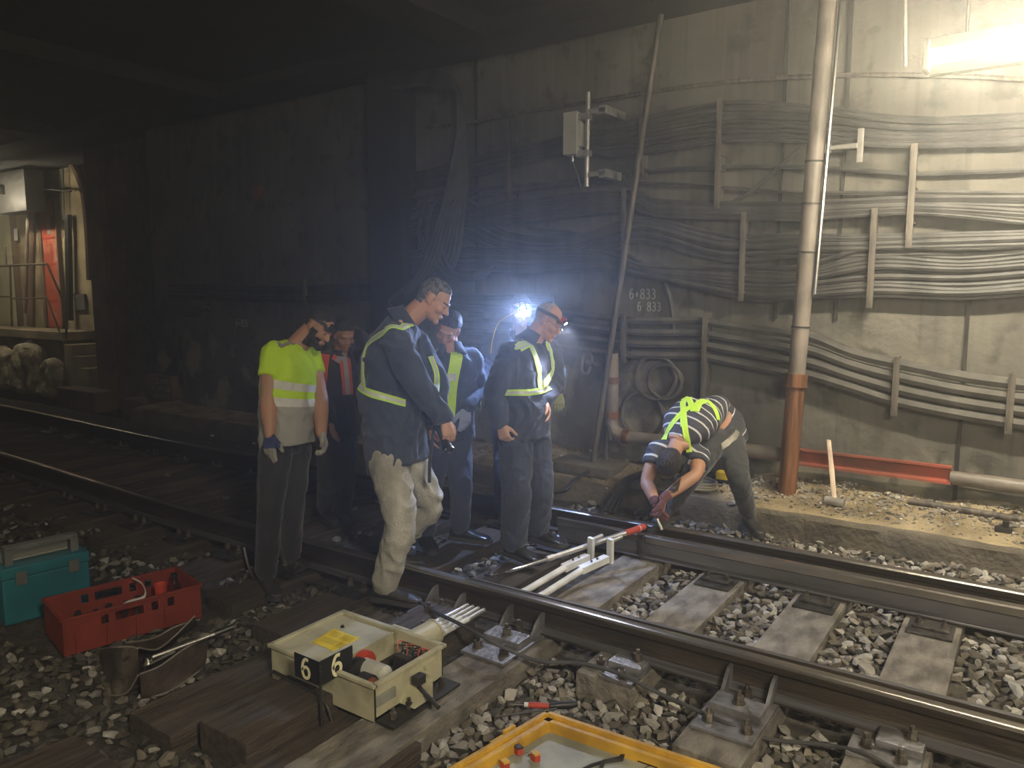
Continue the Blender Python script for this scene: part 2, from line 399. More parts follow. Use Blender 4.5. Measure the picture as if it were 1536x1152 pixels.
# pale door further left
dr = root('door_2', PY(12, 470, BY), 'cream painted door at the left edge of the bay', 'door'); dr['kind'] = 'structure'
a = PY(-22, 312, BY-.03); b_ = PY(31, 480, BY-.03)
part(MB().box((a.x, BY-.06, pz), (b_.x, BY-.01, a.z+.1), .008), 'door_leaf', M['cream'], dr)
f_ = MB(); f_.box((b_.x, BY-.10, pz), (b_.x+.08, BY, a.z+.18), .01)
part(f_, 'door_frame', M['pier'], dr)
c = PY(22, 352, BY-.07)
part(MB().box((c.x-.11, BY-.066, c.z-.12), (c.x+.11, BY-.061, c.z+.12)), 'door_notice', M['white'], dr)
# handrail of the bay stairs
hr = root('stair_railing', PY(60, 497, 6.74), 'steel tube handrail around the bay stairs', 'railing')
def Q(x, y, Y=6.78): return PY(x, y, Y)
r1 = [Q(-25, 399), Q(0, 399), Q(70, 396)]
part(MB().tube(r1+[Q(100, 462), Q(98, 590)], .022, 8), 'top_rail', M['railing'], hr)
part(MB().tube([Q(-25, 444), Q(14, 445), Q(22, 448), Q(70, 447), Q(98, 520)], .018, 8), 'middle_rail', M['railing'], hr)
part(MB().cyl(Q(15, 398), Q(18, 490), .02), 'post', M['railing'], hr)
part(MB().cyl(Q(8, 368), Q(10, 399), .014), 'spike', M['railing'], hr)
# stairs: stringer and treads going down to track level
st = root('stairs', (pr, 6.9, -.3), 'dark concrete steps leading down from the bay platform', 'stairs')
for i in range(4):
    z = pz-.02-(i+1)*(pz+.28)/6; x = pr+i*.27
    part(MB().box((x, 6.72, -.32), (x+.31, BY-.02, z), .015), 'step', M['bay'], st)
a = Q(44, 512, 6.70); b_ = Q(96, 606, 6.70)
part(MB().tube([a, b_], .07, 4), 'stringer', M['dark'], st)
# lime crusted rock buttresses under the platform
def rock(name, px, w, topy, label, Y=6.55):
    p = PY(px, 605, Y); top = PY(px, topy, Y).z; b = bmesh.new(); bmesh.ops.create_icosphere(b, subdivisions=4, radius=1)
    for v in b.verts:
        q = v.co.copy(); rr = math.hypot(q.x, q.y)+1e-6; zz = math.copysign(abs(q.z)**.8, q.z)
        k_ = min(1, (1-q.z**4)**.5+.05)/rr*(1.05-.18*zz) if rr > 1e-5 else 0
        co = V((p.x+q.x*k_*w, Y+.1+q.y*k_*.22, (top-.32)/2+zz*(top+.32)/2*1.02))
        n1 = noise.noise(V((co.x*4, co.y*4, co.z*1.5)))+.6*noise.noise(V((co.x*11, co.y*11, co.z*5)))+.35*noise.noise(co*24)
        v.co = co+V((q.x, q.y, 0))/rr*.085*n1
    o = MB().bm(b).build(name, M['rock']); return tag(o, label, 'rock')
rock('rock_buttress', 40, .42, 516, 'lime crusted rock buttress under the bay platform')
rock('rock_buttress', -2, .38, 520, 'lime crusted rock buttress at the left edge of the photo')
rock('rock_buttress', 76, .22, 538, 'small pale rock standing by the foot of the bay stairs')
# low walls beside the pier
o = MB().box((PZ(62, 612, -.3).x, 6.15, -.32), (xb-.6, 6.5, .02), .03).build('low_wall', M['pier']); tag(o, 'low concrete wall in front of the bay stairs', 'wall')
o = MB().box((xb+.05, 6.2, -.32), (xb+.7, 6.55, -.02), .03).build('concrete_block', M['pier']); tag(o, 'rough concrete block at the foot of the brown pier', 'block')
# loudspeaker-like dark box under the bay ceiling
a = PY(-8, 262, 6.8); b_ = PY(44, 316, 6.8)
bx = root('monitor_cabinet', (a.x/2+b_.x/2, 6.9, b_.z), 'dark square cabinet hung under the bay ceiling', 'cabinet')
part(MB().box((a.x, 6.75, b_.z), (b_.x, 7.1, a.z), .02), 'body', M['dark'], bx)
part(MB().cyl(PY(20, 262, 6.9), PY(20, 232, 6.9), .02), 'hanger', M['dark'], bx)
# vertical conduit and cross rod in the bay
o = MB().tube([PY(44, 290, 7.0), PY(41, 350, 7.0), PY(38, 470, 7.0)], .035, 8).build('conduit', M['pipe_pale']); tag(o, 'vertical pale conduit between the two bay doors', 'conduit')
o = MB().tube([PY(44, 281, 7.1), PY(106, 287, 7.1)], .02, 6).build('tie_rod', M['dark']); tag(o, 'thin dark rod crossing the plaster arch', 'rod')
o = MB().tube([PY(94, 238, 7.3), PY(96, 330, 7.3)], .018, 6).build('arch_conduit', M['dark']); tag(o, 'thin dark conduit running down the middle of the arch', 'conduit')
o = MB().tube([PY(102, 322, 7.3), PY(105, 480, 7.3)], .07, 6).build('cable_duct', M['dark']); tag(o, 'black cable duct right of the red door', 'duct')
a = PY(113, 441, BY-.02); b_ = PY(130, 465, BY-.02)
o = MB().box((a.x, BY-.05, b_.z), (b_.x, BY, a.z), .005).build('notice_plate', M['greyplastic']); tag(o, 'small grey plate fixed in the dark corner right of the red door', 'plate')
# cable curtain in the recess
for k in range(15):
    t = k/14
    xt = 196+58*t; yt = 205
    P = [PY(xt, yt, 6.45+.1*(k % 3))]
    if k < 5:
        P += [PY(xt-4, 420, 6.4), PY(xt+6+k*3, 500, 6.38), PY(226+k*3, 560, 6.36)]; lab = 'thick dark cable sweeping down to the louvred box from the left'
        g = 'cables sweeping from the left to the louvred box'
    elif k < 11:
        P += [PY(xt+1, 400, 6.42), PY(xt+2, 500, 6.4), PY(234+(k-5)*4, 566, 6.36)]; lab = 'dark cable hanging straight down into the louvred box'
        g = 'cables hanging straight into the louvred box'
    else:
        P = [PY(290+(k-11)*8, 448+k, WY-.05), PY(282+(k-11)*3, 475, WY-.05), PY(268+(k-11)*2, 525, WY-.06), PY(244+(k-11)*5, 566, 6.26)]; lab = 'dark cable drooping from the wall rack into the louvred box'
        g = 'cables drooping from the wall rack to the louvred box'
    o = MB().tube(smooth_path(P, 5), .03 if k < 5 else .022, 7).build('cable', M['cable']); tag(o, lab, 'cable', g)
a = PY(230, 560, 6.3); b_ = PY(270, 604, 6.3)
jb = root('louvred_box', (a.x/2+b_.x/2, 6.3, b_.z), 'small louvred cable box at the foot of the hanging cables', 'box')
part(MB().box((a.x, 6.18, b_.z), (b_.x, 6.5, a.z), .01), 'body', M['pier'], jb)
s = MB(); hgt = a.z-b_.z
for k in range(3): s.box((a.x+.2, 6.15, b_.z+hgt*(.12+.29*k)), (b_.x-.06, 6.19, b_.z+hgt*(.3+.29*k)), .006)
part(s, 'louvre', M['sleeper'], jb)
# ------------------------------------------------------------------ rails
NEAR = [(-18.5, 3.36), (-12, 3.36), (-8.7, 3.345), (-6, 3.27), (-4.3, 3.262), (-2.8, 3.30), (-1.8, 3.315), (-.6, 3.325), (2.2, 3.335)]
FAR = [(-18.5, 4.84), (-12.4, 4.80), (-10.3, 4.765), (-7.6, 4.70), (-5, 4.78), (-3, 4.85), (-2.2, 4.875), (-1.2, 4.895), (2.2, 4.895)]
def yat(P, x):
    for (a, b), (c, d) in zip(P, P[1:]):
        if a <= x <= c: return b+(d-b)*(x-a)/(c-a)
    return P[-1][1]
def rail_path(P, x0, x1, st=.5):
    pts = smooth_path([V((x, y, 0)) for x, y in P], 10)
    pts = [p for p in pts if x0 <= p.x <= x1]
    return pts
PROF = [(-.07, -.165), (.07, -.165), (.07, -.155), (.02, -.138), (.009, -.12), (.009, -.055), (.033, -.042), (.036, -.012), (.028, -.003), (.012, 0), (-.012, 0), (-.028, -.003), (-.036, -.012), (-.033, -.042), (-.009, -.055), (-.009, -.12), (-.02, -.138), (-.07, -.155)]
def extrude(mb, path, prof, z=0, mi=lambda k: 0, scale=lambda i: 1):
    n = len(prof); vs = []
    for i, p in enumerate(path):
        a = path[max(i-1, 0)]; b = path[min(i+1, len(path)-1)]; t = (b-a).normalized(); q = V((-t.y, t.x, 0))
        for u, w in prof: vs.append(V(p)+q*u*scale(i)+V((0, 0, w+z)))
    for i in range(len(path)-1):
        for j in range(n): mb.add([], []); mb.f.append((i*n+j, i*n+(j+1) % n, (i+1)*n+(j+1) % n, (i+1)*n+j)); mb.mi.append(mi(j))
    mb.v = vs
    mb.f.append(tuple(range(n))); mb.mi.append(0); mb.f.append(tuple((len(path)-1)*n+j for j in range(n))); mb.mi.append(0)
    return mb
topmi = lambda j: 1 if 7 <= j <= 11 else 0
o = extrude(MB(), rail_path(NEAR, -19, 3), PROF, 0, lambda j: 2 if j == 16 else topmi(j)).build('stock_rail', [M['rail'], M['railtop'], M['bladesteel']]); tag(o, 'near rail of the track, nearest the viewer', 'rail')  # foot face gets brighter steel, painting in the headlamp light on it
o = extrude(MB(), rail_path(FAR, -19, 3), PROF, 0, topmi).build('stock_rail', [M['rail'], M['railtop']]); tag(o, 'far rail of the track beside the kerb', 'rail')
BP = [(-.055, -.150), (.045, -.150), (.045, -.14), (.012, -.128), (.008, -.06), (.03, -.048), (.033, -.008), (.024, 0), (-.024, 0), (-.033, -.008), (-.033, -.048), (-.008, -.06), (-.012, -.128), (-.055, -.14)]
bmi = lambda j: 1 if 5 <= j <= 9 else 0
tip = lambda i: 1
path = [V((-2.82+i*.2, 4.665+.02*min(1, i/14), 0)) for i in range(26)]
o = extrude(MB(), path, BP, -.012, lambda j: 1 if 5 <= j <= 9 else 0, lambda i: .45+.55*min(1, i/4)).build('switch_rail', [M['bladesteel'], M['railtop']]); tag(o, 'open switch blade standing off the far rail', 'rail')
path = [V((-2.6+i*.2, yat(NEAR, -2.6+i*.2)+.052+.034*min(1, i/12), 0)) for i in range(24)]
BP2 = [(-.014, -.12), (.04, -.12), (.012, -.05), (.024, -.03), (.024, -.004), (.016, 0), (-.012, 0), (-.014, -.01)]
o = extrude(MB(), path, BP2, -.006, lambda j: 1 if 3 <= j <= 5 else 0, lambda i: .5+.5*min(1, i/8)).build('switch_rail', [M['rail'], M['bladesteel']]); tag(o, 'closed switch blade lying tight against the near rail', 'rail')
# ------------------------------------------------------------------ sleepers
SX = [-.392, -.977, -1.57, -2.14, -2.73, -3.32, -3.91, -4.5, -5.09, -5.68, -6.27, -6.86, -7.45, -8.04, -8.63, -9.22, -9.81, -10.4, -11, -11.6, -12.2, -12.8]
NE = [1.9, 2.74, 3.02, 1.75, 1.72, 1.5, 2.6, 2.75]
def sleeper(x, w, ya, yb, zt, m, label, group=None, name='timber_sleeper', zb=-.36, ang=0):
    b = bmesh.new(); bmesh.ops.create_grid(b, x_segments=4, y_segments=24, size=.5)
    bmesh.ops.delete(b, geom=list(b.verts), context='VERTS'); b.free()
    mb = MB()
    mb.box((x-w/2, ya, zb), (x+w/2, yb, zt), .008)
    # a checked, slightly uneven timber
    R = random.Random(int(x*1000)+int(ya*10))
    mb.v = [(v[0]+.006*noise.noise(V((v[1]*3, v[2]*9, x)))+ang*(v[1]-ya), v[1]+.012*noise.noise(V((v[0]*7, v[2]*7, x*3))), v[2]) for v in mb.v]
    o = mb.build(name, m); return tag(o, label, 'sleeper', group)
for i, x in enumerate(SX):
    ne = NE[i] if i < len(NE) else 2.78
    if i < 4:
        lab = ['grey timber sleeper between the rails, nearest the right edge', 'grey timber sleeper between the rails, second from the right edge', 'grey timber sleeper in the middle of the switch, right of the white rods', 'long grey timber sleeper carrying the switch rods and the right end of the cream machine'][i]
        sleeper(x, .28, ne, 5.12, -.18, M['sleeper'], lab)
    elif i < 6:
        sleeper(x, .3, 2.0 if i == 4 else 2.5, 5.12, -.185, M['oldsleeper'], ['dark timber sleeper under the boots of the men in the middle', 'dark timber sleeper under the foot of the man in pale jeans'][i-4])
    else:
        sleeper(x, .25, ne, 5.12, -.19, M['oldsleeper'], 'dark tarred sleeper between the rails left of the men', 'dark sleepers of the track running left')
# a plank laid on the sleeper in front of the near rail (stacked second timber)
sleeper(-1.66, .1, 3.0, 3.26, -.155, M['sleeper'], 'short timber packer lying on the sleeper end behind the yellow tray', name='timber_packer')
# timbers at the lower left
sleeper(-2.58, .30, 1.70, 3.2, -.115, M['oldsleeper'], 'chamfered timber end jutting out under the left of the cream machine', name='timber_beam', ang=-.02)
sleeper(-2.96, .32, 1.62, 3.0, -.17, M['oldsleeper'], 'worn timber end left of the chamfered one, running under the machine', name='timber_beam')
sleeper(-3.05, .36, .90, 1.42, -.19, M['oldsleeper'], 'dark timber block at the bottom left edge of the photo', name='timber_block', ang=.1)
sleeper(-2.22, .5, 1.5, 2.2, -.20, M['oldsleeper'], 'low timber under the signpost of the point number', name='timber_beam')
# ------------------------------------------------------------------ fastenings
def fast(x, y, label, group=None, m='castiron', near=True, s=1):
    r = root('rail_fastening', (x, y, -.18), label, 'rail fastening', group)
    z = -.18
    part(MB().box((x-.11*s, y-.10, z), (x+.11*s, y+.10, z+.014), .004), 'base_plate', M[m], r)
    part(MB().box((x-.09*s, y-.035, z+.014), (x+.09*s, y+.06, z+.03), .006), 'clamp', M['castiron'], r)
    for sx in (-.06, .06):
        part(MB().hexbolt((x+sx*s, y+.01, z+.028), .017, .022, .02), 'bolt', M['bolt'], r)
    return r
for i, x in enumerate(SX):
    if i > 17: break
    if i not in (3,):
        if i < 5: fast(x, 4.50, 'slide plate with bolts under the open blade on the %s sleeper' % ['rightmost', 'second from right', 'third from right', '', 'fifth from right'][i], m='castiron')
        else: fast(x, yat(FAR, x)-.12, 'bolted clip on the inside of the far rail, left of the men', 'inner clips of the far rail')
    if i > 4: fast(x, yat(NEAR, x)-.15, 'bolted clip on the outside of the near rail, left of the men', 'outer clips of the near rail')
def brace(x, y, label, big=True):
    r = root('rail_brace', (x, y, -.18), label, 'rail brace')
    z = -.178
    part(MB().box((x-.13, y-.30, z), (x+.13, y+.13, z+.016), .004), 'base_plate', M['plate'], r)
    part(MB().box((x-.11, y-.14, z+.016), (x+.11, y-.02, z+.05), .006), 'clamp_block', M['plate'], r)
    for sx in (-1, 1):
        poly = [(-.02, .016), (.135, .016), (.135, .12), (.10, .115), (.06, .085), (.03, .05)]
        part(MB().prism(poly, (0, 1, 0), (0, 0, 1), (x+sx*.10-.008, y-.02, z), (.016, 0, 0)), 'brace_cheek', M['plate'], r, smooth=False)
    for dx, dy, dz in ((0, -.08, .05), (-.08, -.22, .016), (.08, -.22, .016), (0, .03, .03)):
        bb = MB().hexbolt((x+dx, y+dy, z+dz), .022, .03, .022)
        part(bb, 'bolt', M['bolt'], r)
    return r
brace(-2.17, 3.17, 'bright steel rail brace with four bolts beside the white rods')
brace(-.97, 3.19, 'rail brace with bolts on the sleeper behind the yellow tray')
brace(-2.68, 3.15, 'dark rail brace by the trainer of the man in pale jeans')
def plate3(x, y, label):
    r = root('rail_clip', (x, y, -.18), label, 'rail fastening')
    part(MB().box((x-.13, y-.13, -.178), (x+.13, y+.10, -.16), .004), 'base_plate', M['plate'], r)
    part(MB().box((x-.04, y-.04, -.16), (x+.13, y+.08, -.125), .008), 'clamp', M['plate'], r)
    for dx, dy, dz in ((-.07, -.05, -.16), (.06, -.09, -.16), (.08, .04, -.125)): part(MB().hexbolt((x+dx, y+dy, dz), .02, .03, .02), 'bolt', M['bolt'], r)
plate3(-1.57, 3.17, 'rail clip with three bolts right of the bright rail brace, over the packer')
plate3(-.40, 3.19, 'rail clip with bolts at the bottom right edge of the photo')
# steel slide bars bearing the blade between the far sleepers
for k, x in enumerate((-1.27, -.68)):
    o = MB().box((x-.12, 4.50, -.30), (x+.10, 4.60, -.24), .01).build('slide_bar', M['castiron']); tag(o, 'dark iron block between sleepers under the open blade, %s' % ['left one', 'right one'][k], 'bracket')

a = PY(556, 300, WY-.2); b_ = PY(606, 300, WY-.2)
struct(MB().box((a.x, WY-.24, -.2), (b_.x, WY+.02, CZ+.02), .015), 'wall_pilaster', M['ceil'], 'dark pilaster on the tunnel wall behind the tall man')  # pilaster shares the dark ceiling material
# ------------------------------------------------------------------ ballast stones
def stone_mesh(seed, m):
    R = random.Random(seed); b = bmesh.new()
    n = R.randint(11, 15)
    for i in range(n):
        d = V((R.gauss(0, 1), R.gauss(0, 1), R.gauss(0, 1))).normalized()*R.uniform(.75, 1.15)
        b.verts.new((d.x*R.uniform(.9, 1.2), d.y*.85, d.z*.62))
    bmesh.ops.convex_hull(b, input=list(b.verts))
    for v in [v for v in b.verts if not v.link_faces]: b.verts.remove(v)
    b.normal_update()
    me = bpy.data.meshes.new('ballast_stone'); b.to_mesh(me); b.free(); me.materials.append(m); return me
SM = []
for k in range(12):
    SM.append(stone_mesh(100+k, M[['stoneA', 'stoneA', 'stoneB', 'stoneA', 'stoneC', 'stoneB'][k % 6]]))
SMD = [stone_mesh(300+k, M['stoneD']) for k in range(4)]
def on_sleeper(x, y):
    for i, sx in enumerate(SX):
        if abs(x-sx) < .155:
            lo = NE[i] if i < len(NE) else 2.78
            if 3 < i < 6: lo = 2.0 if i == 4 else 2.5
            if lo-.02 < y < 5.13: return True
    for cx, w, a, b in ((-2.58, .34, 1.68, 3.2), (-2.96, .36, 1.6, 3.0), (-3.05, .4, .88, 1.45), (-2.22, .54, 1.48, 2.2)):
        if abs(x-cx) < w/2 and a < y < b: return True
    return False
def blocked(x, y):
    if on_sleeper(x, y): return True
    if abs(y-yat(NEAR, x)) < .085 or abs(y-yat(FAR, x)) < .085: return True
    if x > -2.85 and 4.58 < y < 4.74: return True
    if -5.1 < x < -3.75 and 1.75 < y < 2.85 and (y-1.8) < (x+4.95)*.62+.75 and (x > -4.55 or y < 2.45) and y > 1.8+(x+4.09)*3.0: return True
    if -2.9 < x < -2.1 and 2.1 < y < 2.65: return True
    if -2.75 < x < -1.98 and 2.6 < y < 4.8: return True     # rods bay
    return False
R = random.Random(5)
cand = []
for _ in range(110000):
    x = R.uniform(-8.5, .7); y = R.uniform(.2, 5.63)
    d = math.hypot(x, y)
    dens = 1.0 if d < 4.6 else (.5 if d < 6 else .12)
    if x < -3.2 and y > 3.2: dens *= .12
    if R.random() > dens: continue
    v = V((x, y, -.25))-CAM; zc = v.dot(CF)
    if zc < .5: continue
    px = 768+FPX*v.dot(CR)/zc; py = 576-FPX*v.dot(CU)/zc
    if not (-60 < px < 1600 and py < 1230): continue
    if blocked(x, y): continue
    # lower left corner is mostly oily dirt
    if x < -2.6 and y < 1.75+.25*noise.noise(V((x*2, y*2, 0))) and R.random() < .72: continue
    cand.append((zc, x, y))
# thin out with a grid so stones are packed but not piled
grid = {}; keep = []
R.shuffle(cand)
for zc, x, y in cand:
    s = R.uniform(.02, .038)
    if R.random() < .06: s *= 1.35
    k = (int(x/.055), int(y/.055))
    c = sum(1 for a in (-1, 0, 1) for b in (-1, 0, 1) for q in grid.get((k[0]+a, k[1]+b), []) if math.hypot(q[0]-x, q[1]-y) < (q[2]+s)*.56)
    if c: continue
    grid.setdefault(k, []).append((x, y, s)); keep.append((zc, x, y, s))
keep.sort()
def onto(x, y, s, zc):
    z = gz(x, y)+s*.45+R.uniform(-.006, .012)
    if x > -2 and 3.4 < y < 4.6: z += .035
    return z
ind = keep[:300]; rest = keep[300:]
labs = ('loose crushed stone lying on the ballast at the bottom of the photo', 'foreground ballast stones')
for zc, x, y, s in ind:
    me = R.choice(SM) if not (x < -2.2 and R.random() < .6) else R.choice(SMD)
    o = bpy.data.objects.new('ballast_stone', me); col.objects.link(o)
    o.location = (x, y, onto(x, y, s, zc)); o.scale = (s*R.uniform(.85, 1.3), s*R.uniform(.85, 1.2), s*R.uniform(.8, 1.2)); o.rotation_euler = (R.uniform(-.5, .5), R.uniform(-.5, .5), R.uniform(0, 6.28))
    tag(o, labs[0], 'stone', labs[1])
def scatter(name, items, label, meshes, mats, zf=None):
    vs = []; fs = []; mi = []
    cache = {}
    for me in meshes: cache[me.name] = ([v.co.copy() for v in me.vertices], [list(p.vertices) for p in me.polygons], mats.index(me.materials[0]))
    for it in items:
        zc, x, y, s = it
        me = meshes[R.randrange(len(meshes))]
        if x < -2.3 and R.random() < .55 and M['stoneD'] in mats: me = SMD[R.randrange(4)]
        cv, cf, cm = cache[me.name]
        E_ = Matrix.Rotation(R.uniform(0, 6.28), 3, 'Z') @ Matrix.Rotation(R.uniform(-.5, .5), 3, 'X') @ Matrix.Rotation(R.uniform(-.5, .5), 3, 'Y')
        c = V((x, y, zf(x, y, s) if zf else onto(x, y, s, zc))); n0 = len(vs)
        sx, sy = s*R.uniform(.85, 1.3), s*R.uniform(.85, 1.2)
        for v in cv: vs.append(c+E_ @ V((v.x*sx, v.y*sy, v.z*s)))
        for f in cf: fs.append([q+n0 for q in f]); mi.append(cm)
    me = bpy.data.meshes.new(name); me.from_pydata(vs, [], fs)
    for m_ in mats: me.materials.append(m_)
    me.polygons.foreach_set('material_index', mi)
    o = bpy.data.objects.new(name, me); col.objects.link(o); return tag(o, label, 'ballast' if 'ballast' in name else 'rubble', kind='stuff')
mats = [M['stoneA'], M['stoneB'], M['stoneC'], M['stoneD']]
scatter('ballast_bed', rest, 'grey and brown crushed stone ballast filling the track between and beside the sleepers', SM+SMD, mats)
print('stones', len(keep))
# rubble on the ledge
items = []
for _ in range(5200):
    x = R.uniform(-2.4, .4) if R.random() < .8 else R.uniform(-4.6, -2.2); y = R.uniform(5.72, 6.28)
    if R.random() > .25+.75*((y-5.7)/.6): continue
    items.append((0, x, y, R.choice((.005, .007, .009, .013, .02))*R.uniform(.7, 1.2)))
scatter('ledge_rubble', items, 'fine brown rubble and grit scattered on the ledge at the wall foot', SM, mats[:3], lambda x, y, s: lz(x, y)+s*.3)
# ------------------------------------------------------------------ wall cables
CT = {'n': 0}
def cable(pts, r, label, group, m='cable', name='cable', Y=WY-.06, k=5, raw=False):
    P = smooth_path([p if raw else PY(p[0], p[1], Y) for p in pts], k)
    o = MB().tube(P, r, 7).build(name, M[m]); tag(o, label, 'cable', group); return o
def bundle(tops, bots, n, r, label, group, m='cable', Y=WY-.07, seed=1):
    R2 = random.Random(seed)
    for i in range(n):
        t = (i+.5)/n; ph = R2.uniform(0, 6)
        pts = []
        for (x, a), (_, b) in zip(tops, bots):
            pts.append((x, a+(b-a)*t+R2.uniform(-.25, .25)*(b-a)/n+R2.uniform(-1, 1)))
        cable(pts, r*R2.uniform(.75, 1.2), label, group, m, Y=Y-R2.uniform(0, .05))
bundle([(560, 268), (640, 255), (720, 232), (850, 204), (935, 180), (1085, 152), (1200, 155), (1370, 172), (1560, 168)],
       [(560, 292), (640, 280), (720, 262), (850, 232), (935, 238), (1085, 215), (1200, 215), (1370, 222), (1560, 214)], 9, .019, 'thin cable in the topmost bundle high on the wall', 'topmost cable bundle', seed=2)
cable([(640, 190), (705, 184), (760, 172), (900, 150), (1060, 126), (1200, 115), (1370, 112), (1560, 120)], .018, 'single conduit running above all the cable bundles', None, 'pipe', 'conduit')
cable([(600, 300), (720, 284), (850, 271), (960, 257), (1090, 250), (1220, 251), (1370, 260), (1560, 254)], .018, 'single dark cable just below the topmost bundle', None, 'cable')
cable([(640, 305), (760, 290), (900, 272), (1080, 280), (1200, 289), (1370, 288), (1560, 290)], .014, 'second single cable below the topmost bundle', None, 'cable')
bundle([(560, 330), (660, 322), (780, 300), (940, 285), (985, 298), (1080, 302), (1200, 303), (1370, 296), (1560, 292)],
       [(560, 356), (660, 350), (780, 334), (940, 318), (985, 326), (1080, 328), (1200, 330), (1370, 322), (1560, 340)], 7, .019, 'dark cable in the second bundle from the top, level with the antenna foot', 'second cable bundle', seed=3)
bundle([(560, 350), (660, 300), (760, 345), (860, 352), (960, 326), (1080, 350), (1200, 352), (1310, 350), (1560, 344)],
       [(560, 372), (660, 350), (760, 380), (860, 388), (960, 362), (1080, 392), (1200, 384), (1310, 384), (1560, 378)], 8, .019, 'dark cable in the third bundle, sagging behind the leaning pole', 'third cable bundle', seed=4)
bundle([(560, 385), (660, 370), (780, 372), (900, 376), (975, 398), (1115, 398), (1200, 398), (1310, 368), (1440, 372), (1560, 362)],
       [(560, 420), (660, 410), (780, 412), (900, 406), (975, 416), (1115, 448), (1200, 448), (1310, 446), (1440, 450), (1560, 442)], 13, .019, 'cable in the broad lowest rack bundle, at head height', 'lowest rack cable bundle', 'cable', seed=5)
bundle([(255, 424), (330, 428), (450, 428), (600, 424), (700, 440), (830, 440)], [(255, 450), (330, 448), (450, 452), (600, 452), (700, 462), (830, 470)], 5, .024, 'dark cable running along the left wall behind the hi-vis worker', 'left wall cables', seed=6)
for k, (l, mm) in enumerate(zip(['topmost', 'second', 'third', 'lowest'], range(4))):
    y = [0, 18, 35, 52][k]
    cable([(690, 462+y), (830, 468+y), (940, 480+y), (1050, 481+y*1.02), (1062, 484+y), (1190, 502+y*1.15)], .032, '%s of the four thick cables left of the tall pipe' % l, None, 'cable_dusty', Y=WY-.08)
    cable([(1190, 500+y*1.1), (1225, 508+y*1.1), (1280, 530+y), (1345, 545+y*1.1), (1450, 566+y*1.1), (1560, 580+y*1.15)], .04, '%s of the four thick pipes sweeping down right of the tall pipe' % l, None, 'cable_dusty', Y=WY-.09, name='thick_cable')
cable([(1202, 222), (1170, 250), (1130, 285), (1088, 308), (1040, 312)], .018, 'cable crossing diagonally between two bundles beside the tall pipe', None)
cable([(960, 395), (985, 408), (1000, 430), (1008, 462), (1012, 500)], .024, 'cable dropping from the rack beside the chalk numbers', None)
cable([(700, 300), (745, 320), (790, 340), (870, 352), (960, 392)], .02, 'cable sagging diagonally left of the antenna foot', None)
cable([(660, 285), (700, 300), (760, 330), (830, 350), (960, 350)], .02, 'cable crossing below the antenna from the arched bundle', None)
# arched bundle dropping from the ceiling
for i in range(8):
    cable([(600-i, 118+i*2), (640, 108+i*2.5), (668, 112+i*3), (688-i*.6, 140), (696-i*1.2, 190), (700-i*3.4, 260), (694-i*5, 330), (684-i*8, 390+i*3), (650-i*9, 436+i*2), (590, 440+i*3)], .026, 'thick dark cable arching down from the ceiling left of the antenna', 'arched cables from the ceiling', Y=WY-.14-.012*i)
for i in range(4):
    cable([(640+i*14, 300), (628+i*10, 350), (650+i*8, 400), (690+i*6, 420), (730+i*4, 400)], .02, 'loop of slack cable hanging behind the tall man in the dark jacket', 'slack cable loops', Y=WY-.2)
# coils on the wall
for k, (cx, cy, r) in enumerate(((986, 566, .19), (966, 622, .20), (1000, 572, .15))):
    c = PY(cx, cy, WY-.05); P = []
    for i in range(60):
        a = i/29*2*math.pi; P.append(c+V((math.cos(a)*(r+.008*math.sin(i)), -.02-.0006*i, math.sin(a)*r)))
    o = MB().tube(P, .015, 7).build('cable_coil', M['cable_dusty']); tag(o, ['upper coil of cable hung on the wall left of the bending man', 'lower coil of cable hung on the wall left of the bending man', 'small inner coil beside the upper cable coil'][k], 'cable coil')
# racks
for k, (x, a, b, lab) in enumerate([(1080, 148, 312, 'upper cable rack left of the tall pipe'), (1116, 318, 452, 'lower cable rack left of the tall pipe'), (936, 282, 412, 'cable rack beside the leaning pole'), (962, 165, 262, 'upper cable rack beside the leaning pole'), (1312, 312, 462, 'pale cable rack right of the tall pipe'), (1372, 215, 372, 'faint upper cable rack right of the tall pipe'), (762, 180, 300, 'cable rack left of the antenna'), (1058, 470, 640, 'low rack holding the four thick cables'), (1346, 535, 625, 'low rack under the sweeping thick pipes'), (1519, 560, 652, 'low rack at the right edge of the photo'), (935, 470, 545, 'low rack behind the leaning pole'), (640, 290, 470, 'cable rack behind the tall man in the dark jacket'), (455, 420, 458, 'small cable bracket above the hi-vis worker')]):
    p = PY(x, a, WY-.15); q = PY(x, b, WY-.15)
    mb = MB().box((p.x-.022, WY-.16, q.z), (p.x+.022, WY-.145, p.z), .003); mb.box((p.x-.006, WY-.15, q.z), (p.x+.006, WY+.01, p.z), 0)
    n_ = max(2, int((p.z-q.z)/.12))
    for i in range(n_): mb.box((p.x-.02, WY-.16, q.z+(i+.5)*(p.z-q.z)/n_-.006), (p.x+.02, WY, q.z+(i+.5)*(p.z-q.z)/n_+.006))
    o = mb.build('cable_rack', M['pipe']); tag(o, lab, 'cable rack')
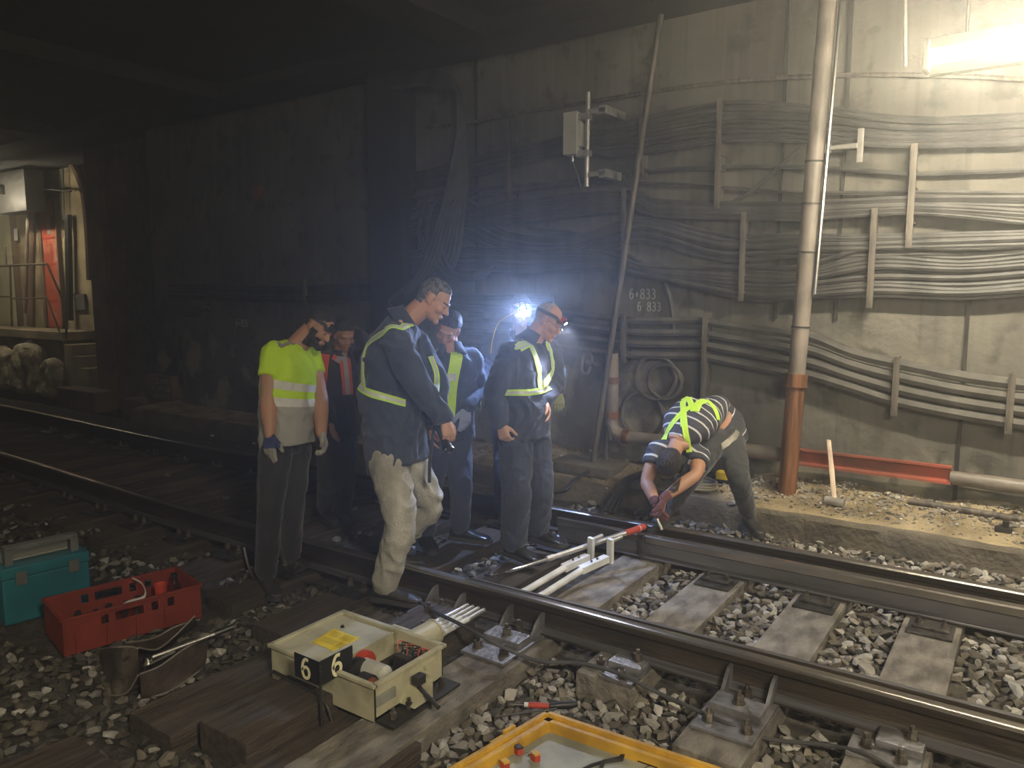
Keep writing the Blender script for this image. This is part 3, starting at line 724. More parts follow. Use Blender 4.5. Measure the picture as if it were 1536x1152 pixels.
# ------------------------------------------------------------------ pipes and poles
YP = 5.98
base = PY(1180, 742, YP); base.z = lz(base.x, YP)-.01; top = PY(1243, -10, YP)
tp = root('tall_pipe', base, 'tall pipe standing on the ledge by the wall, its lower end rusty red', 'pipe')
j = PY(1196, 572, YP)
def on(z): t = (z-base.z)/(top.z-base.z); return base+(top-base)*t
part(MB().cyl(on(j.z), on(CZ+.02), .062, n=18), 'upper_pipe', M['pipe_pale'], tp)
part(MB().cyl(base, on(j.z), .068, n=18), 'lower_pipe', M['pipe_red'], tp)
part(MB().cyl(on(j.z-.03), on(j.z+.06), .082, n=18).cyl(on(j.z-.04), on(j.z-.03), .09, n=18), 'coupling', M['pipe_red'], tp)
for zz in (1.35, 1.9, 2.25, 2.55):
    part(MB().cyl(on(zz), on(zz+.012), .068, n=16), 'wire_band', M['dark'], tp)
part(MB().tube([on(1.6)+V((.085, -.02, 0)), on(2.5)+V((.09, -.02, 0)), on(CZ)+V((.095, -.02, 0))], .014, 8), 'conduit', M['chrome'], tp)
o = MB().cyl(PY(1358, -5, WY-.2), PY(1358, 100, WY-.2), .014).build('conduit', M['galv']); tag(o, 'thin vertical conduit dropping from the ceiling left of the lamp', 'conduit')
a = PY(888, 700, 5.9); a.z = lz(a.x, 5.9); b_ = PY(991, 22, WY-.22)
o = MB().cyl(a, b_, .026, n=12).build('leaning_pole', M['pipe']); tag(o, 'long thin pole leaning against the wall from the ledge to the ceiling', 'pole')
# elbow pipe
YE = 6.12
P = [PY(918, 530, YE), PY(918, 600, YE), PY(917, 632, YE), PY(924, 648, YE), PY(940, 655, YE), PY(975, 660, YE), PY(1060, 669, YE), PY(1185, 683, YE)]
ep = root('elbow_pipe', PY(918, 655, YE), 'pale pipe coming down the wall and turning right along the ledge', 'pipe')
part(MB().tube(smooth_path(P, 6), .058, 14), 'pipe_run', M['pipe_pale'], ep)
for q, ax in ((PY(918, 622, YE), (0, 0, 1)), (PY(918, 570, YE), (0, 0, 1)), (PY(940, 655, YE), (1, 0, -.03))):
    part(MB().cyl(q-V(ax)*.03, q+V(ax)*.03, .068, n=14), 'joint_ring', M['pipe_red'], ep)
# valve wheel
c = PY(880, 545, WY-.14)
vw = root('valve', c-V((0, 0, .1)), 'small round valve wheel on the wall left of the elbow pipe', 'valve')
P = [c+V((math.cos(a_)*.02, -.03*math.sin(a_*0), 0)) for a_ in (0, 1)]
ring = [c+V((math.sin(i/16*2*math.pi)*.05, math.cos(i/16*2*math.pi)*.03, math.sin(i/16*2*math.pi)*0))+V((0, 0, math.cos(i/16*2*math.pi)*.10)) for i in range(17)]
part(MB().tube(ring, .014, 8, cap=False), 'wheel', M['pipe'], vw)
part(MB().tube([c, c+V((.14, .02, -.02)), c+V((.26, .04, .01))], .03, 8), 'stem', M['pipe'], vw)
# arched bracket pipe next to elbow
cable([(915, 660), (912, 640), (910, 690), (935, 712), (965, 722)], .02, 'black cable curving around the pipe elbow on to the ledge', None, raw=False, Y=6.05)
# red beam and grey pipe
a = PY(1187, 684, 6.17); b_ = PY(1427, 713, 6.17)
rb = MB(); ux = (b_-a); L_ = ux.length; ux.normalize()
poly = [(-.0, -.065), (.0, .065), (-.05, .065), (-.05, .05), (-.012, .042), (-.012, -.042), (-.05, -.05), (-.05, -.065)]
rb.prism([(y, z) for y, z in poly], (0, 1, 0), (0, 0, 1), a+V((0, .03, 0)), ux*L_)
o = rb.build('steel_channel', M['redbeam'], smooth=False); tag(o, 'rusty red painted steel channel lying along the wall behind the hammer', 'beam')
a2 = PY(1425, 716, 6.2); b2 = PY(1560, 734, 6.2)
o = MB().cyl(a2, b2, .05, n=14).build('wall_pipe', M['pipe_pale']); tag(o, 'grey pipe continuing from the red channel to the right edge', 'pipe')
a2 = PY(1362, 753, 6.08); b2 = PY(1560, 784, 6.08); a2.z = max(a2.z, lz(a2.x, 6.08)+.02)
o = MB().cyl(a2, b2, .024, n=12).build('ground_pipe', M['pipe']); tag(o, 'thin dark pipe lying on the ledge at the right edge', 'pipe')
p = PZ(1508, 795, .07)
o = MB().box((p.x-.06, p.y-.02, .05), (p.x+.04, p.y+.03, .09), .008).cyl((p.x, p.y, .09), (p.x, p.y, .13), .02).build('clamp', M['dark']); tag(o, 'small iron clamp lying on the ledge near the right edge', 'clamp')
# hammer leaning against the channel
hm = root('hammer', PY(1252, 756, 5.86), 'long handled hammer with a pale wooden shaft leaning on the red channel', 'hammer')
h0 = PY(1252, 750, 5.88); h0.z = lz(h0.x, 5.88)+.035; h1 = PY(1243, 660, 6.09)
part(MB().loft([(h0, (1, 0, 0), (0, 1, 0), .017, .012), (h0.lerp(h1, .5), (1, 0, 0), (0, 1, 0), .02, .012), (h1, (1, 0, 0), (0, 1, 0), .016, .012)], 8), 'shaft', M['hammerwood'], hm)
hd = V((1, -.15, -.05)).normalized()
part(MB().cyl(h0-hd*.068, h0+hd*.068, .031, n=14), 'hammer_head', M['galv'], hm)
# chalk numbers on the wall
for s_, px, py, sz in (('6+826', 354, 489, .085), ('6+833', 944, 448, .085), ('6 833', 956, 466, .075)):
    c = PY(px, py, WY-.016 if px > 500 else WY-.105)
    o = text_mesh(MB(), s_, c, (1, 0, 0), (0, 0, 1), sz, .009, (0, -1, 0)).build('chalk_number', M['chalk'], smooth=False)
    tag(o, {354: 'chalked number 6+826 on the left wall beside the hi-vis worker', 944: 'chalked number 6+833 on the wall right of the leaning pole', 956: 'fainter chalked number written under the upper one right of the leaning pole'}[px], 'writing')
# dark patches on the wall are old holes: round cover on the left wall
c = PY(388, 289, WY)
o = MB().lathe(c, (0, -1, 0), [(.09, 0), (.09, .03), (.07, .04), (.03, .045), (.0, .045)], 20).build('round_cover', M['redbeam']); tag(o, 'small round rusty cover high on the left wall', 'cover')
# ------------------------------------------------------------------ antenna unit
YA = WY-.35
an = root('antenna_unit', PY(865, 240, YA), 'pale grey antenna box mounted beside a vertical tube on the wall', 'antenna')
a = PY(850, 171, YA); b_ = PY(868, 232, YA)
part(MB().box((a.x, YA-.06, b_.z), (b_.x+.01, YA+.05, a.z), .006), 'antenna_box', M['boxgrey'], an)
a = PY(867, 185, YA); b2 = PY(875, 220, YA)
part(MB().box((a.x, YA-.045, b2.z), (b2.x, YA+.03, a.z), .004), 'bracket_plate', M['boxgrey'], an)
for y in (172, 227):
    a = PY(867, y, YA); b2 = PY(885, y+7, YA); part(MB().box((a.x, YA-.04, b2.z), (b2.x, YA+.04, a.z), .004), 'clamp', M['galv'], an)
part(MB().cyl(PY(882.5, 138, YA), PY(880, 280, YA), .021, n=14), 'mast_tube', M['galv'], an)
for y in (168, 262):
    q = PY(884, y, YA); part(MB().box((q.x, YA-.02, q.z-.02), (q.x+.16, YA, q.z+.02), .004).box((q.x+.10, YA-.02, q.z-.035), (q.x+.17, WY, q.z+.035), .004), 'wall_bracket', M['galv'], an)
part(MB().tube(smooth_path([PY(859, 234, YA), PY(859, 245, YA), PY(866, 262, YA), PY(872, 285, YA)], 5), .009, 6), 'lead', M['cable'], an)
part(MB().cyl(PY(859, 233, YA), PY(859, 243, YA), .016), 'connector', M['chrome'], an)
# small fitting on wall right of the pipe
c = PY(1290, 218, WY-.15)
wf = root('wall_fitting', c, 'small pale fitting on the cables right of the tall pipe', 'fitting')
part(MB().box((c.x-.02, c.y, c.z-.12), (c.x+.02, c.y+.03, c.z+.12), .004), 'bracket', M['galv'], wf)
part(MB().cyl(c+V((-.26, 0, 0)), c+V((-.02, 0, 0)), .02).cyl(c+V((-.25, 0, 0)), c+V((-.2, 0, 0)), .035), 'plug', M['galv'], wf)
# ------------------------------------------------------------------ lamp
YL = 5.0
L0 = PY(1386, 92, YL); lz_ = L0.z; lx0 = L0.x
def lamp(x0, L, y, z, label, strength, group=None, tilt=0):
    r = root('tube_lamp', (x0+L/2, y, z), label, 'lamp', group)
    tm = mat('lamp_tube_glow', (1, .97, .85), rough=.5, emit=(1, .9, .68), estr=strength)
    part(MB().box((x0, y-.05, z+.045), (x0+L, y+.05, z+.11), .008), 'housing', M['reflector'], r)
    part(MB().box((x0+.04, y-.085, z-.085), (x0+L-.04, y-.075, z-.045), .003).box((x0+.04, y-.09, z-.10), (x0+L-.04, y-.03, z-.085), .003), 'reflector_lip', M['reflector'], r)
    for e in (x0, x0+L-.03): part(MB().box((e, y-.06, z-.06), (e+.03, y+.06, z+.10), .006), 'end_cap', M['reflector'], r)
    for dy in (-.03, .03): part(MB().cyl((x0+.03, y+dy, z), (x0+L-.03, y+dy, z), .019, n=14), 'fluorescent_tube', tm, r)
    if label[-6:] != 'corner':
        for dx in (.15, L-.15): part(MB().cyl((x0+dx, y, z+.10), (x0+dx, y, CZ), .008), 'hanger', M['galv'], r)
    return r
# ------------------------------------------------------------------ point machine
mx0, mx1, my0, my1, mzt, mzb = -2.85, -2.19, 2.155, 2.605, 0.0, -.165
sm = root('switch_machine', ((mx0+mx1)/2, (my0+my1)/2, mzb), 'cream painted switch machine with its cover off, standing on the sleepers', 'machine')
xd = mx0+.40                                     # the divide between covered part and open well
w_ = .014
b = MB()
b.box((mx0, my0, mzb), (mx1, my0+w_, mzt), .003); b.box((mx0, my1-w_, mzb), (mx1, my1, mzt), .003)
b.box((mx0, my0, mzb), (mx0+w_, my1, mzt), .003); b.box((mx1-w_, my0, mzb), (mx1, my1, mzt), .003)
b.box((mx0, my0, mzb), (mx1, my1, mzb+.02), .003)
b.box((mx0-.012, my0-.012, mzt-.012), (mx1+.012, my0+.012, mzt+.004), .003); b.box((mx0-.012, my1-.012, mzt-.012), (mx1+.012, my1+.012, mzt+.004), .003)
b.box((mx0-.012, my0, mzt-.012), (mx0+.012, my1, mzt+.004), .003); b.box((mx1-.012, my0, mzt-.012), (mx1+.012, my1, mzt+.004), .003)
part(b, 'housing', M['cream_box'], sm)
lid = MB(); lid.box((mx0+.02, my0+.02, mzt-.035), (xd-.04, my1-.02, mzt-.01), .006)
part(lid, 'cover_plate', M['cream_box'], sm)
part(MB().box((xd-.045, my0+.02, mzb+.02), (xd-.03, my1-.02, mzt-.006), .003), 'partition', M['cream_box'], sm)
a = PZ(468, 963, -.008); b_ = PZ(500, 943, -.008); c_ = PZ(540, 957, -.008); d_ = PZ(500, 976, -.008)
yp = MB().add([a, d_, c_, b_, a-V((0, 0, .003)), d_-V((0, 0, .003)), c_-V((0, 0, .003)), b_-V((0, 0, .003))], [(0, 1, 2, 3), (4, 7, 6, 5), (0, 4, 5, 1), (1, 5, 6, 2), (2, 6, 7, 3), (3, 7, 4, 0)])
yo = part(yp, 'rating_plate', M['yellow'], sm, smooth=False); yo['label'] = 'yellow printed plate on the cover'
e1 = c_-b_; e2 = a-b_; mk = MB()
for (u, v, du, dv) in ((.12, .12, .3, .3), (.5, .12, .4, .3), (.12, .55, .5, .3), (.68, .55, .22, .3)):
    o0 = b_+e1*u+e2*v+V((0, 0, .0006))
    for s_ in range(4): mk.add([o0+e2*dv*s_/4, o0+e2*dv*s_/4+e1*du, o0+e2*dv*(s_/4+.1)+e1*du, o0+e2*dv*(s_/4+.1)], [(0, 1, 2, 3)])
part(mk, 'plate_marking', M['mark'], yo, smooth=False)
part(MB().hexbolt((mx0+.12, my1-.12, mzt-.012), .008, .008, 0), 'screw', M['bolt'], sm)
# drum gear and motor in the open well
gx, gy, gz_ = xd+.06, my0+.11, mzt-.055
dg = part(MB().cyl((gx-.03, gy, gz_), (gx+.0, gy, gz_), .062, n=28), 'gear_drum', M['dark'], sm)
gt = MB()
for i in range(28):
    a_ = i/28*2*math.pi; gt.obox((gx-.015, gy+math.cos(a_)*.063, gz_+math.sin(a_)*.063), ((1, 0, 0), (0, math.cos(a_), math.sin(a_)), (0, -math.sin(a_), math.cos(a_))), (.015, .004, .004))
part(gt, 'gear_teeth', M['dark'], dg)
part(MB().cyl((gx-.065, my0+.19, gz_), (gx-.035, my0+.19, gz_), .06, n=24).cyl((gx-.035, my0+.19, gz_), (gx-.028, my0+.19, gz_), .05, n=24), 'friction_disc', M['redpaint'], sm)
part(MB().cyl((gx-.02, my0+.16, gz_+.005), (gx+.11, my0+.16, gz_+.005), .042, n=20).ell((gx+.11, my0+.16, gz_+.005), ((1, 0, 0), (0, 1, 0), (0, 0, 1)), (.02, .042, .042), 2), 'motor_can', M['grime_white'], sm)
fd = part(MB().cyl((gx+.06, my0+.065, gz_-.005), (gx+.115, my0+.065, gz_-.005), .05, n=24), 'winding', M['dark'], sm)
part(MB().cyl((gx+.115, my0+.065, gz_-.005), (gx+.122, my0+.065, gz_-.005), .04, n=24), 'copper_ring', M['copper'], fd)
part(MB().cyl((gx+.12, my0+.065, gz_-.005), (gx+.14, my0+.065, gz_-.005), .012, n=12), 'shaft_end', M['chrome'], fd)
tb = part(MB().box((xd+.08, my1-.15, mzb+.02), (mx1-.09, my1-.05, mzt-.04), .008), 'terminal_block', M['dark'], sm)
t_ = MB()
for i in range(4):
    for j in range(2): t_.cyl((xd+.10+i*.022, my1-.12+j*.035, mzt-.042), (xd+.10+i*.022, my1-.12+j*.035, mzt-.03), .007, n=10)
part(t_, 'terminal', M['chrome'], tb)
R3 = random.Random(3)
for i in range(7):
    p0 = V((xd+.09+i*.02, my1-.12, mzt-.03)); P = [p0, p0+V((R3.uniform(-.03, .03), .02, .04)), p0+V((R3.uniform(-.05, .08), .05, .02)), V((xd+R3.uniform(.0, .25), my1-.04, mzt-.05))]
    part(MB().tube(smooth_path(P, 6), .0028, 6), 'wire', M['redpaint'] if i % 3 == 0 else M['black'], sm)
# end face details
c0 = V((mx1, my0+.02, mzb+.05))
part(MB().box((mx1-.002, my0+.012, mzb+.06), (mx1+.004, my0+.13, mzb+.11), .001).box((mx1, my0+.03, mzb+.068), (mx1+.006, my0+.105, mzb+.1), 0), 'name_plate', M['tray'], sm)
part(MB().prism([(.15, .02), (.27, .02), (.27, .10), (.2, .06)], (0, 1, 0), (0, 0, 1), (mx1, my0, mzb), (.09, 0, 0)), 'crank_bracket', M['cream_box'], sm)
part(MB().box((mx1+.03, my0+.2, mzb+.09), (mx1+.07, my0+.25, mzb+.13), .004).cyl((mx1+.05, my0+.22, mzb+.08), (mx1+.19, my0+.19, mzb+.04), .010), 'crank_shaft', M['dark'], sm)
for yy in (.06, .16, .30, .38):
    part(MB().hexbolt((mx1+.05, my0+yy, mzb), .016, .03, .02), 'bolt', M['bolt'], sm)
part(MB().box((mx1, my0+.01, mzb-.005), (mx1+.10, my1, mzb+.008), .003), 'foot_flange', M['dark'], sm)
part(MB().box((mx1+.0, my0+.31, mzb+.03), (mx1+.02, my0+.40, mzb+.12), .004).box((mx1, my0+.285, mzb+.02), (mx1+.06, my0+.295, mzb+.11), .003), 'rib', M['cream_box'], sm)
part(MB().tube(smooth_path([(mx0+.05, my0-.03, mzb+.06), (mx0+.3, my0-.04, mzb+.05), (mx0+.42, my0-.05, mzb+.03), (mx0+.46, my0-.05, mzb-.05)], 5), .008, 8), 'side_rod', M['dark'], sm)
part(MB().box((mx0+.2, my1+.0, mzb+.03), (mx0+.4, my1+.16, mzb+.04), .004).box((mx0+.2, my1+.14, mzb+.04), (mx0+.4, my1+.16, mzb+.09), .004), 'side_tray', M['cream_box'], sm)
# rod sleeve
y_ = my1
part(MB().cyl((-2.47, y_-.01, -.108), (-2.47, y_+.26, -.108), .062, n=28).cyl((-2.47, y_+.25, -.108), (-2.47, y_+.262, -.108), .066, n=28), 'rod_sleeve', M['cream_box'], sm)
for i, x in enumerate((-2.528, -2.49, -2.452, -2.414)):
    rr = root('drive_rod', (x, 2.87, -.12), 'white painted drive rod, %s of the four between cream machine and near rail' % ['leftmost', 'second from left', 'second from right', 'rightmost'][i], 'rod')
    part(MB().cyl((x, y_+.27, -.105), (x, 3.04+.012*i, -.105), .0155, n=12), 'rod', M['white'], rr)
    part(MB().cyl((x, 3.04+.012*i, -.105), (x, 3.22, -.105), .0135, n=12), 'bare_end', M['galv'], rr)
# detector rods between the rails
for i, (p0, p1, w1) in enumerate([(PZ(792, 884, -.12), PZ(850, 850, -.10), PZ(876, 838, -.08)), (PZ(818, 890, -.12), PZ(876, 853, -.09), PZ(905, 840, -.07))]):
    lab = ['left white rod passing under the near rail to the switch blade', 'right white rod passing under the near rail to the switch blade'][i]
    rr = root('blade_rod', (p0.x, p0.y, -.18), lab, 'rod')
    st = V((p0.x-.03, 3.42, -.13))
    part(MB().tube([st, p0, p1], [.02, .02, .022], 12), 'rod', M['white'], rr)
    d = (w1-p1).normalized(); u = V((0, 0, 1)); s_ = d.cross(u)
    part(MB().obox(p1.lerp(w1, .5)+V((0, 0, .0)), (d, s_, u), ((w1-p1).length/2+.03, .026, .022), .004), 'clevis', M['white'], rr)
    part(MB().obox(w1+d*.06+V((0, 0, .04)), (s_, d, u), (.024, .012, .08), .005), 'upright', M['white'], rr)
    for k in (-.02, .03): part(MB().cyl(p1.lerp(w1, .5)+d*k+V((0, 0, .02)), p1.lerp(w1, .5)+d*k+V((0, 0, .034)), .007, n=8), 'bolt', M['bolt'], rr)
    part(MB().cyl(w1+d*.05+V((0, 0, .10)), w1+d*.16+V((0, 0, .10)), .014, n=10), 'pin', M['galv'], rr)
# long pinch bar resting across
A = PZ(747, 862, -.13); B = PZ(762, 858, -.06); C_ = PZ(826, 837, -.045); D_ = PZ(900, 812, -.01); E_ = PZ(938, 800, .015); F_ = PZ(966, 790, .025)
pn = root('pinch_bar', A, 'long steel bar with a red end lying across the rails', 'bar')
part(MB().tube(smooth_path([A+V((-.03, -.03, -.0)), A, B, C_], 5), .013, 12), 'bent_end', M['chrome'], pn)
part(MB().cyl(C_, E_, .018, n=14).cyl(C_-(D_-C_)*.08, C_+(D_-C_)*.05, .021, n=14), 'bar', M['galv'], pn)
ro = part(MB().cyl(E_, F_, .022, n=14), 'red_grip', M['redpaint'], pn); ro['label'] = 'red painted grip'
part(MB().cyl(F_, F_+(F_-E_)*.12, .015, n=12), 'tip', M['dark'], pn)
mq = (E_+F_)/2; part(MB().cyl(mq+(F_-E_)*.2, mq+(F_-E_)*.24, .0225, n=14), 'white_band', M['white'], ro)
cl = root('track_clamp', PZ(742, 862, -.17), 'bright metal clamp by the bent end of the red tipped bar', 'clamp')
q = PZ(740, 864, -.14)
part(MB().box((q.x-.05, q.y-.03, -.175), (q.x+.05, q.y+.03, -.125), .008), 'body', M['chrome'], cl)
part(MB().hexbolt((q.x-.02, q.y, -.125), .014, .015, .015), 'bolt', M['chrome'], cl)
part(MB().cyl((q.x+.02, q.y-.03, -.12), (q.x+.09, q.y+.02, -.1), .01), 'lever', M['chrome'], cl)
# shackle at the bar tip on the far blade
o = MB().box((F_.x+.02, F_.y-.0, -.03), (F_.x+.06, F_.y+.14, .01), .006).box((F_.x+.01, 4.60, -.165), (F_.x+.04, 4.625, .0), .004).build('gauge_block', M['castiron']); tag(o, 'dark block wedged between far rail and blade at the red bar tip', 'block')
# ------------------------------------------------------------------ number sign
sg = root('point_sign', (-2.38, 2.04, -.27), 'black folded number plate 6 on a thin post in front of the cream machine', 'sign')
cx, cy, zt, zb = -2.40, 2.055, .085, -.022
part(MB().cyl((cx+.004, cy-.004, -.29), (cx+.002, cy-.002, zb+.09), .006, n=10), 'post', M['dark'], sg)
L0_ = V((cx, cy, 0)); dl = V((-.155, .0, 0)); dr_ = V((0, .185, 0))
pl = MB()
pl.box((cx-.158, cy-.004, zb), (cx, cy, zt), 0); pl.box((cx-.004, cy, zb), (cx, cy+.185, zt), 0)
po = part(pl, 'plate', M['black'], sg, smooth=False)
t6 = text_mesh(MB(), '6', (cx-.112, cy-.004, zb+.012), (1, 0, 0), (0, 0, 1), .084, .0135, (0, -1, 0))
part(t6, 'digit', M['digit'], po, smooth=False)
t6 = text_mesh(MB(), '6', (cx, cy+.065, zb+.012), (0, 1, 0), (0, 0, 1), .086, .0150, (1, 0, 0))
part(t6, 'digit', M['digit'], po, smooth=False)
# ------------------------------------------------------------------ twin cable snaking over the sleepers
pts = [(560, 872, -.2), (605, 886, -.17), (650, 915, -.10), (690, 935, -.06), (730, 957, -.06), (770, 977, -.10), (812, 991, -.15), (870, 994, -.15), (925, 1008, -.13), (980, 1035, -.14), (1040, 1062, -.16), (1092, 1085, -.165), (1150, 1107, -.2), (1240, 1117, -.18), (1300, 1130, -.15), (1350, 1160, -.15)]
for k in (0, 1):
    cable([PZ(x, y+k*3.2, z)+V((0, 0, .004*k)) for x, y, z in pts], .0065, ['upper', 'lower'][k]+' of the twin thin cables snaking from the trainer across the sleepers', None, raw=True)
# ------------------------------------------------------------------ yellow tray at the bottom
T0 = PZ(820, 1068, -.12); T1 = PZ(698, 1140, -.12); T2 = PZ(1075, 1152, -.12)
ux = (T2-T0).normalized(); uy = (T1-T0).normalized(); uz = V((0, 0, 1))
ty = root('cover_tray', T0-V((0, 0, .14)), 'upturned yellow machine cover lying on the ballast at the bottom edge', 'tray')
LX, LY_ = .95, .62
b = MB()
def side(p, q, inn, mb, h0=-.11, h1=0):
    d = (q-p).normalized(); L = (q-p).length; c = (p+q)/2
    mb.obox(c+inn*.012+uz*((h0+h1)/2), (d, inn, uz), (L/2, .004, (h1-h0)/2), .001)
    mb.obox(c+inn*.004+uz*h1, (d, inn, uz), (L/2+.005, .010, .005), .002)
    mb.obox(c+inn*.03+uz*(h1-.012), (d, inn, uz), (L/2-.02, .018, .004), .001)
    mb.obox(c+inn*.046+uz*(h1-.035), (d, inn, uz), (L/2-.04, .003, .024), .001)
c4 = [T0, T0+ux*LX, T0+ux*LX+uy*LY_, T0+uy*LY_]
side(c4[0], c4[1], uy, b); side(c4[1], c4[2], -ux, b); side(c4[2], c4[3], -uy, b); side(c4[3], c4[0], ux, b)
part(b, 'rim', M['orange'], ty)
part(MB().obox(T0+ux*LX/2+uy*LY_/2-uz*.055, (ux, uy, uz), (LX/2-.05, LY_/2-.05, .004), .001), 'inner_panel', M['tray'], ty)
part(MB().obox(T0+uy*.26-ux*.016-uz*.02, (uy, uz, ux), (.05, .02, .006), .004).obox(T0+uy*.20-ux*.02-uz*.0, (uy, uz, ux), (.03, .012, .008), .003), 'latch', M['orange'], ty)
def tl(u, v, h=0): return T0+ux*u+uy*v+uz*(-.05+h)
for k, (px, py) in enumerate([(777, 1123), (803, 1133), (757, 1145)]):
    q = PZ(px, py, -.15); q.z = -.171
    r_ = root('relay_contact', q, ['small orange red contact block on the grey tray, nearest its back corner', 'small orange red contact block on the tray, right of the other two', 'small orange red contact block on the tray, nearest the left rim'][k], 'part')
    part(MB().obox(q+uz*.013, (ux+uy*.4, uy-ux*.4, uz), (.016, .012, .012), .002), 'block', M['redpaint'], r_)
    part(MB().obox(q+uz*.03+ux*.002, (ux+uy*.4, uy-ux*.4, uz), (.014, .013, .004), .001), 'cap', M['orange'] if k else M['dark'], r_)
    part(MB().cyl(q-ux*.03+uz*.01, q-ux*.014+uz*.012, .006, n=8).cyl(q-ux*.025-uy*.02+uz*.008, q-ux*.01-uy*.01+uz*.01, .005, n=8), 'pin', M['chrome'], r_)
q = PZ(905, 1140, -.16); q.z = -.168
pr_ = root('pliers', q, 'black pliers lying in the upturned yellow cover', 'pliers')
part(MB().tube([q, q+ux*.03-uy*.06, q+ux*.03-uy*.085+uz*.01], [.008, .006, .003], 8).tube([q, q+ux*.045-uy*.05, q+ux*.035-uy*.085+uz*.012], [.008, .006, .003], 8), 'jaw', M['dark'], pr_)
for s_ in (-1, 1): part(MB().tube(smooth_path([q, q+uy*.05+ux*s_*.02, q+uy*.12+ux*s_*.03], 4), .007, 8), 'handle', M['black'], pr_)
q = PZ(975, 1146, -.16); q.z = -.165
o = MB().tube([q-ux*.05, q+ux*.03], .0025, 6).tube([q, q+uy*.03+uz*.004], .002, 6).build('hex_key', M['dark']); tag(o, 'thin black hex key in the yellow cover, right of the pliers', 'tool')
# screwdriver
a = PZ(765, 1056, -.20); b_ = PZ(790, 1057, -.20); c_ = PZ(824, 1059, -.2); d_ = PZ(866, 1056, -.2)
sd = root('screwdriver', b_-V((0, 0, .03)), 'screwdriver with a red and black handle on the ballast behind the yellow tray', 'screwdriver')
part(MB().tube([a, b_], .005, 8), 'shank', M['chrome'], sd)
part(MB().cyl(b_-(b_-a)*.15, b_+(c_-b_)*.1, .011, n=10), 'ferrule', M['white'], sd)
part(MB().tube([b_, b_.lerp(c_, .3), c_], [.010, .014, .012], 10), 'red_grip', M['redpaint'], sd)
part(MB().tube([c_, c_.lerp(d_, .3), c_.lerp(d_, .8), d_], [.012, .017, .018, .012], 10), 'black_grip', M['black'], sd)
a = PZ(750, 1074, -.2); b_ = PZ(835, 1063, -.2)
o = MB().tube([a, b_], .004, 6).build('steel_wire', M['dark']); tag(o, 'thin steel rod lying below the screwdriver', 'rod')
# ------------------------------------------------------------------ left corner: red crate
def orient_box(mb, O, ex, ey, sx, sy, h, t, bev=.004): pass
BL = PZ(96, 986, -.25); BR = PZ(303, 926, -.25); BK = PZ(75, 944, -.27)
ex = (BR-BL); LXc = ex.length; ex.normalize(); ey = V((-ex.y, ex.x, 0)); Wc = .38; Hc = .20
if ey.dot(V((-1, 0, 0))) < 0: ey = -ey
cr = root('tool_crate', BL+ex*LXc/2+ey*Wc/2, 'red plastic crate of tools on the ballast at the left', 'crate')
b = MB()
def cb_(u0, u1, v0, v1, z0, z1, m=b, bev=.003):
    m.obox(BL+ex*(u0+u1)/2+ey*(v0+v1)/2+uz*(z0+z1)/2, (ex, ey, uz), ((u1-u0)/2, (v1-v0)/2, (z1-z0)/2), bev)
t = .008
cb_(0, LXc, 0, Wc, 0, .01)
cb_(0, t, 0, Wc, 0, Hc); cb_(LXc-t, LXc, 0, Wc, 0, Hc)
for v in (0, Wc-t):            # long sides with the hand slot and small holes
    cb_(0, LXc, v, v+t, 0, Hc*.60); cb_(0, LXc, v, v+t, Hc*.84, Hc)
    for u0, u1 in ((0, .26), (.31, .36), (.56, .62), (.67, .74), (.79, 1)): cb_(LXc*u0, LXc*u1, v, v+t, Hc*.58, Hc*.86)
cb_(-.008, LXc+.008, -.010, .004, Hc-.014, Hc+.002); cb_(-.008, LXc+.008, Wc-.004, Wc+.010, Hc-.014, Hc+.002)
cb_(-.010, .004, 0, Wc, Hc-.014, Hc+.002); cb_(LXc-.004, LXc+.010, 0, Wc, Hc-.014, Hc+.002)
for k in range(5): cb_(LXc*(.08+.21*k), LXc*(.08+.21*k)+.012, -.008, 0, 0, Hc*.55)
part(b, 'shell', M['redcrate'], cr)
def cp(u, v, z): return BL+ex*u*LXc+ey*v*Wc+uz*z
bo = root('water_bottle', cp(.90, .62, .012), 'small clear bottle with a black cap standing in the red crate', 'bottle')
part(MB().lathe(cp(.90, .55, .02), (0, 0, 1), [(.0, 0), (.032, 0), (.034, .01), (.034, .13), (.02, .16), (.013, .17), (.013, .18), (.0, .18)], 18), 'bottle_body', M['glass'], bo)
part(MB().cyl(cp(.90, .55, .2), cp(.90, .55, .225), .018, n=16), 'cap', M['black'], bo)
cu = MB().lathe(cp(.78, .5, .08), (0, 0, 1), [(.0, 0), (.028, 0), (.036, .11), (.034, .11), (.026, .006), (.0, .006)], 20).build('plastic_cup', M['redpaint']); tag(cu, 'bright red plastic cup in the crate left of the bottle', 'cup')
o = MB().box(cp(.96, .3, .09)-V((.03, .03, .03)), cp(.96, .3, .09)+V((.03, .03, .03)), .012).build('sponge', M['paleplastic']); tag(o, 'pale sponge lying at the right end of the red crate', 'sponge')
rg = MB(); P = smooth_path([cp(.40, .25, .14), cp(.5, .3, .16), cp(.62, .3, .17), cp(.66, .6, .2), cp(.63, .9, .21)], 6)
rg.loft([(p, ey, uz, .018*(1-abs(i/len(P)-.3)), .006) for i, p in enumerate(P)], 10)
o = rg.build('rag', M['white']); tag(o, 'white rag trailing over the tools in the red crate', 'cloth')
for k in range(6):
    a = cp(.12+.11*k, .2+.1*(k % 3), .05); b_ = cp(.2+.11*k, .75-.1*(k % 2), .09)
    o = MB().tube([a, b_], .011, 8).tube([b_, b_+(b_-a)*.15], .018, 8).build('spanner', M['dark']); tag(o, 'dark spanner lying in the bottom of the red crate', 'spanner', 'spanners in the red crate')
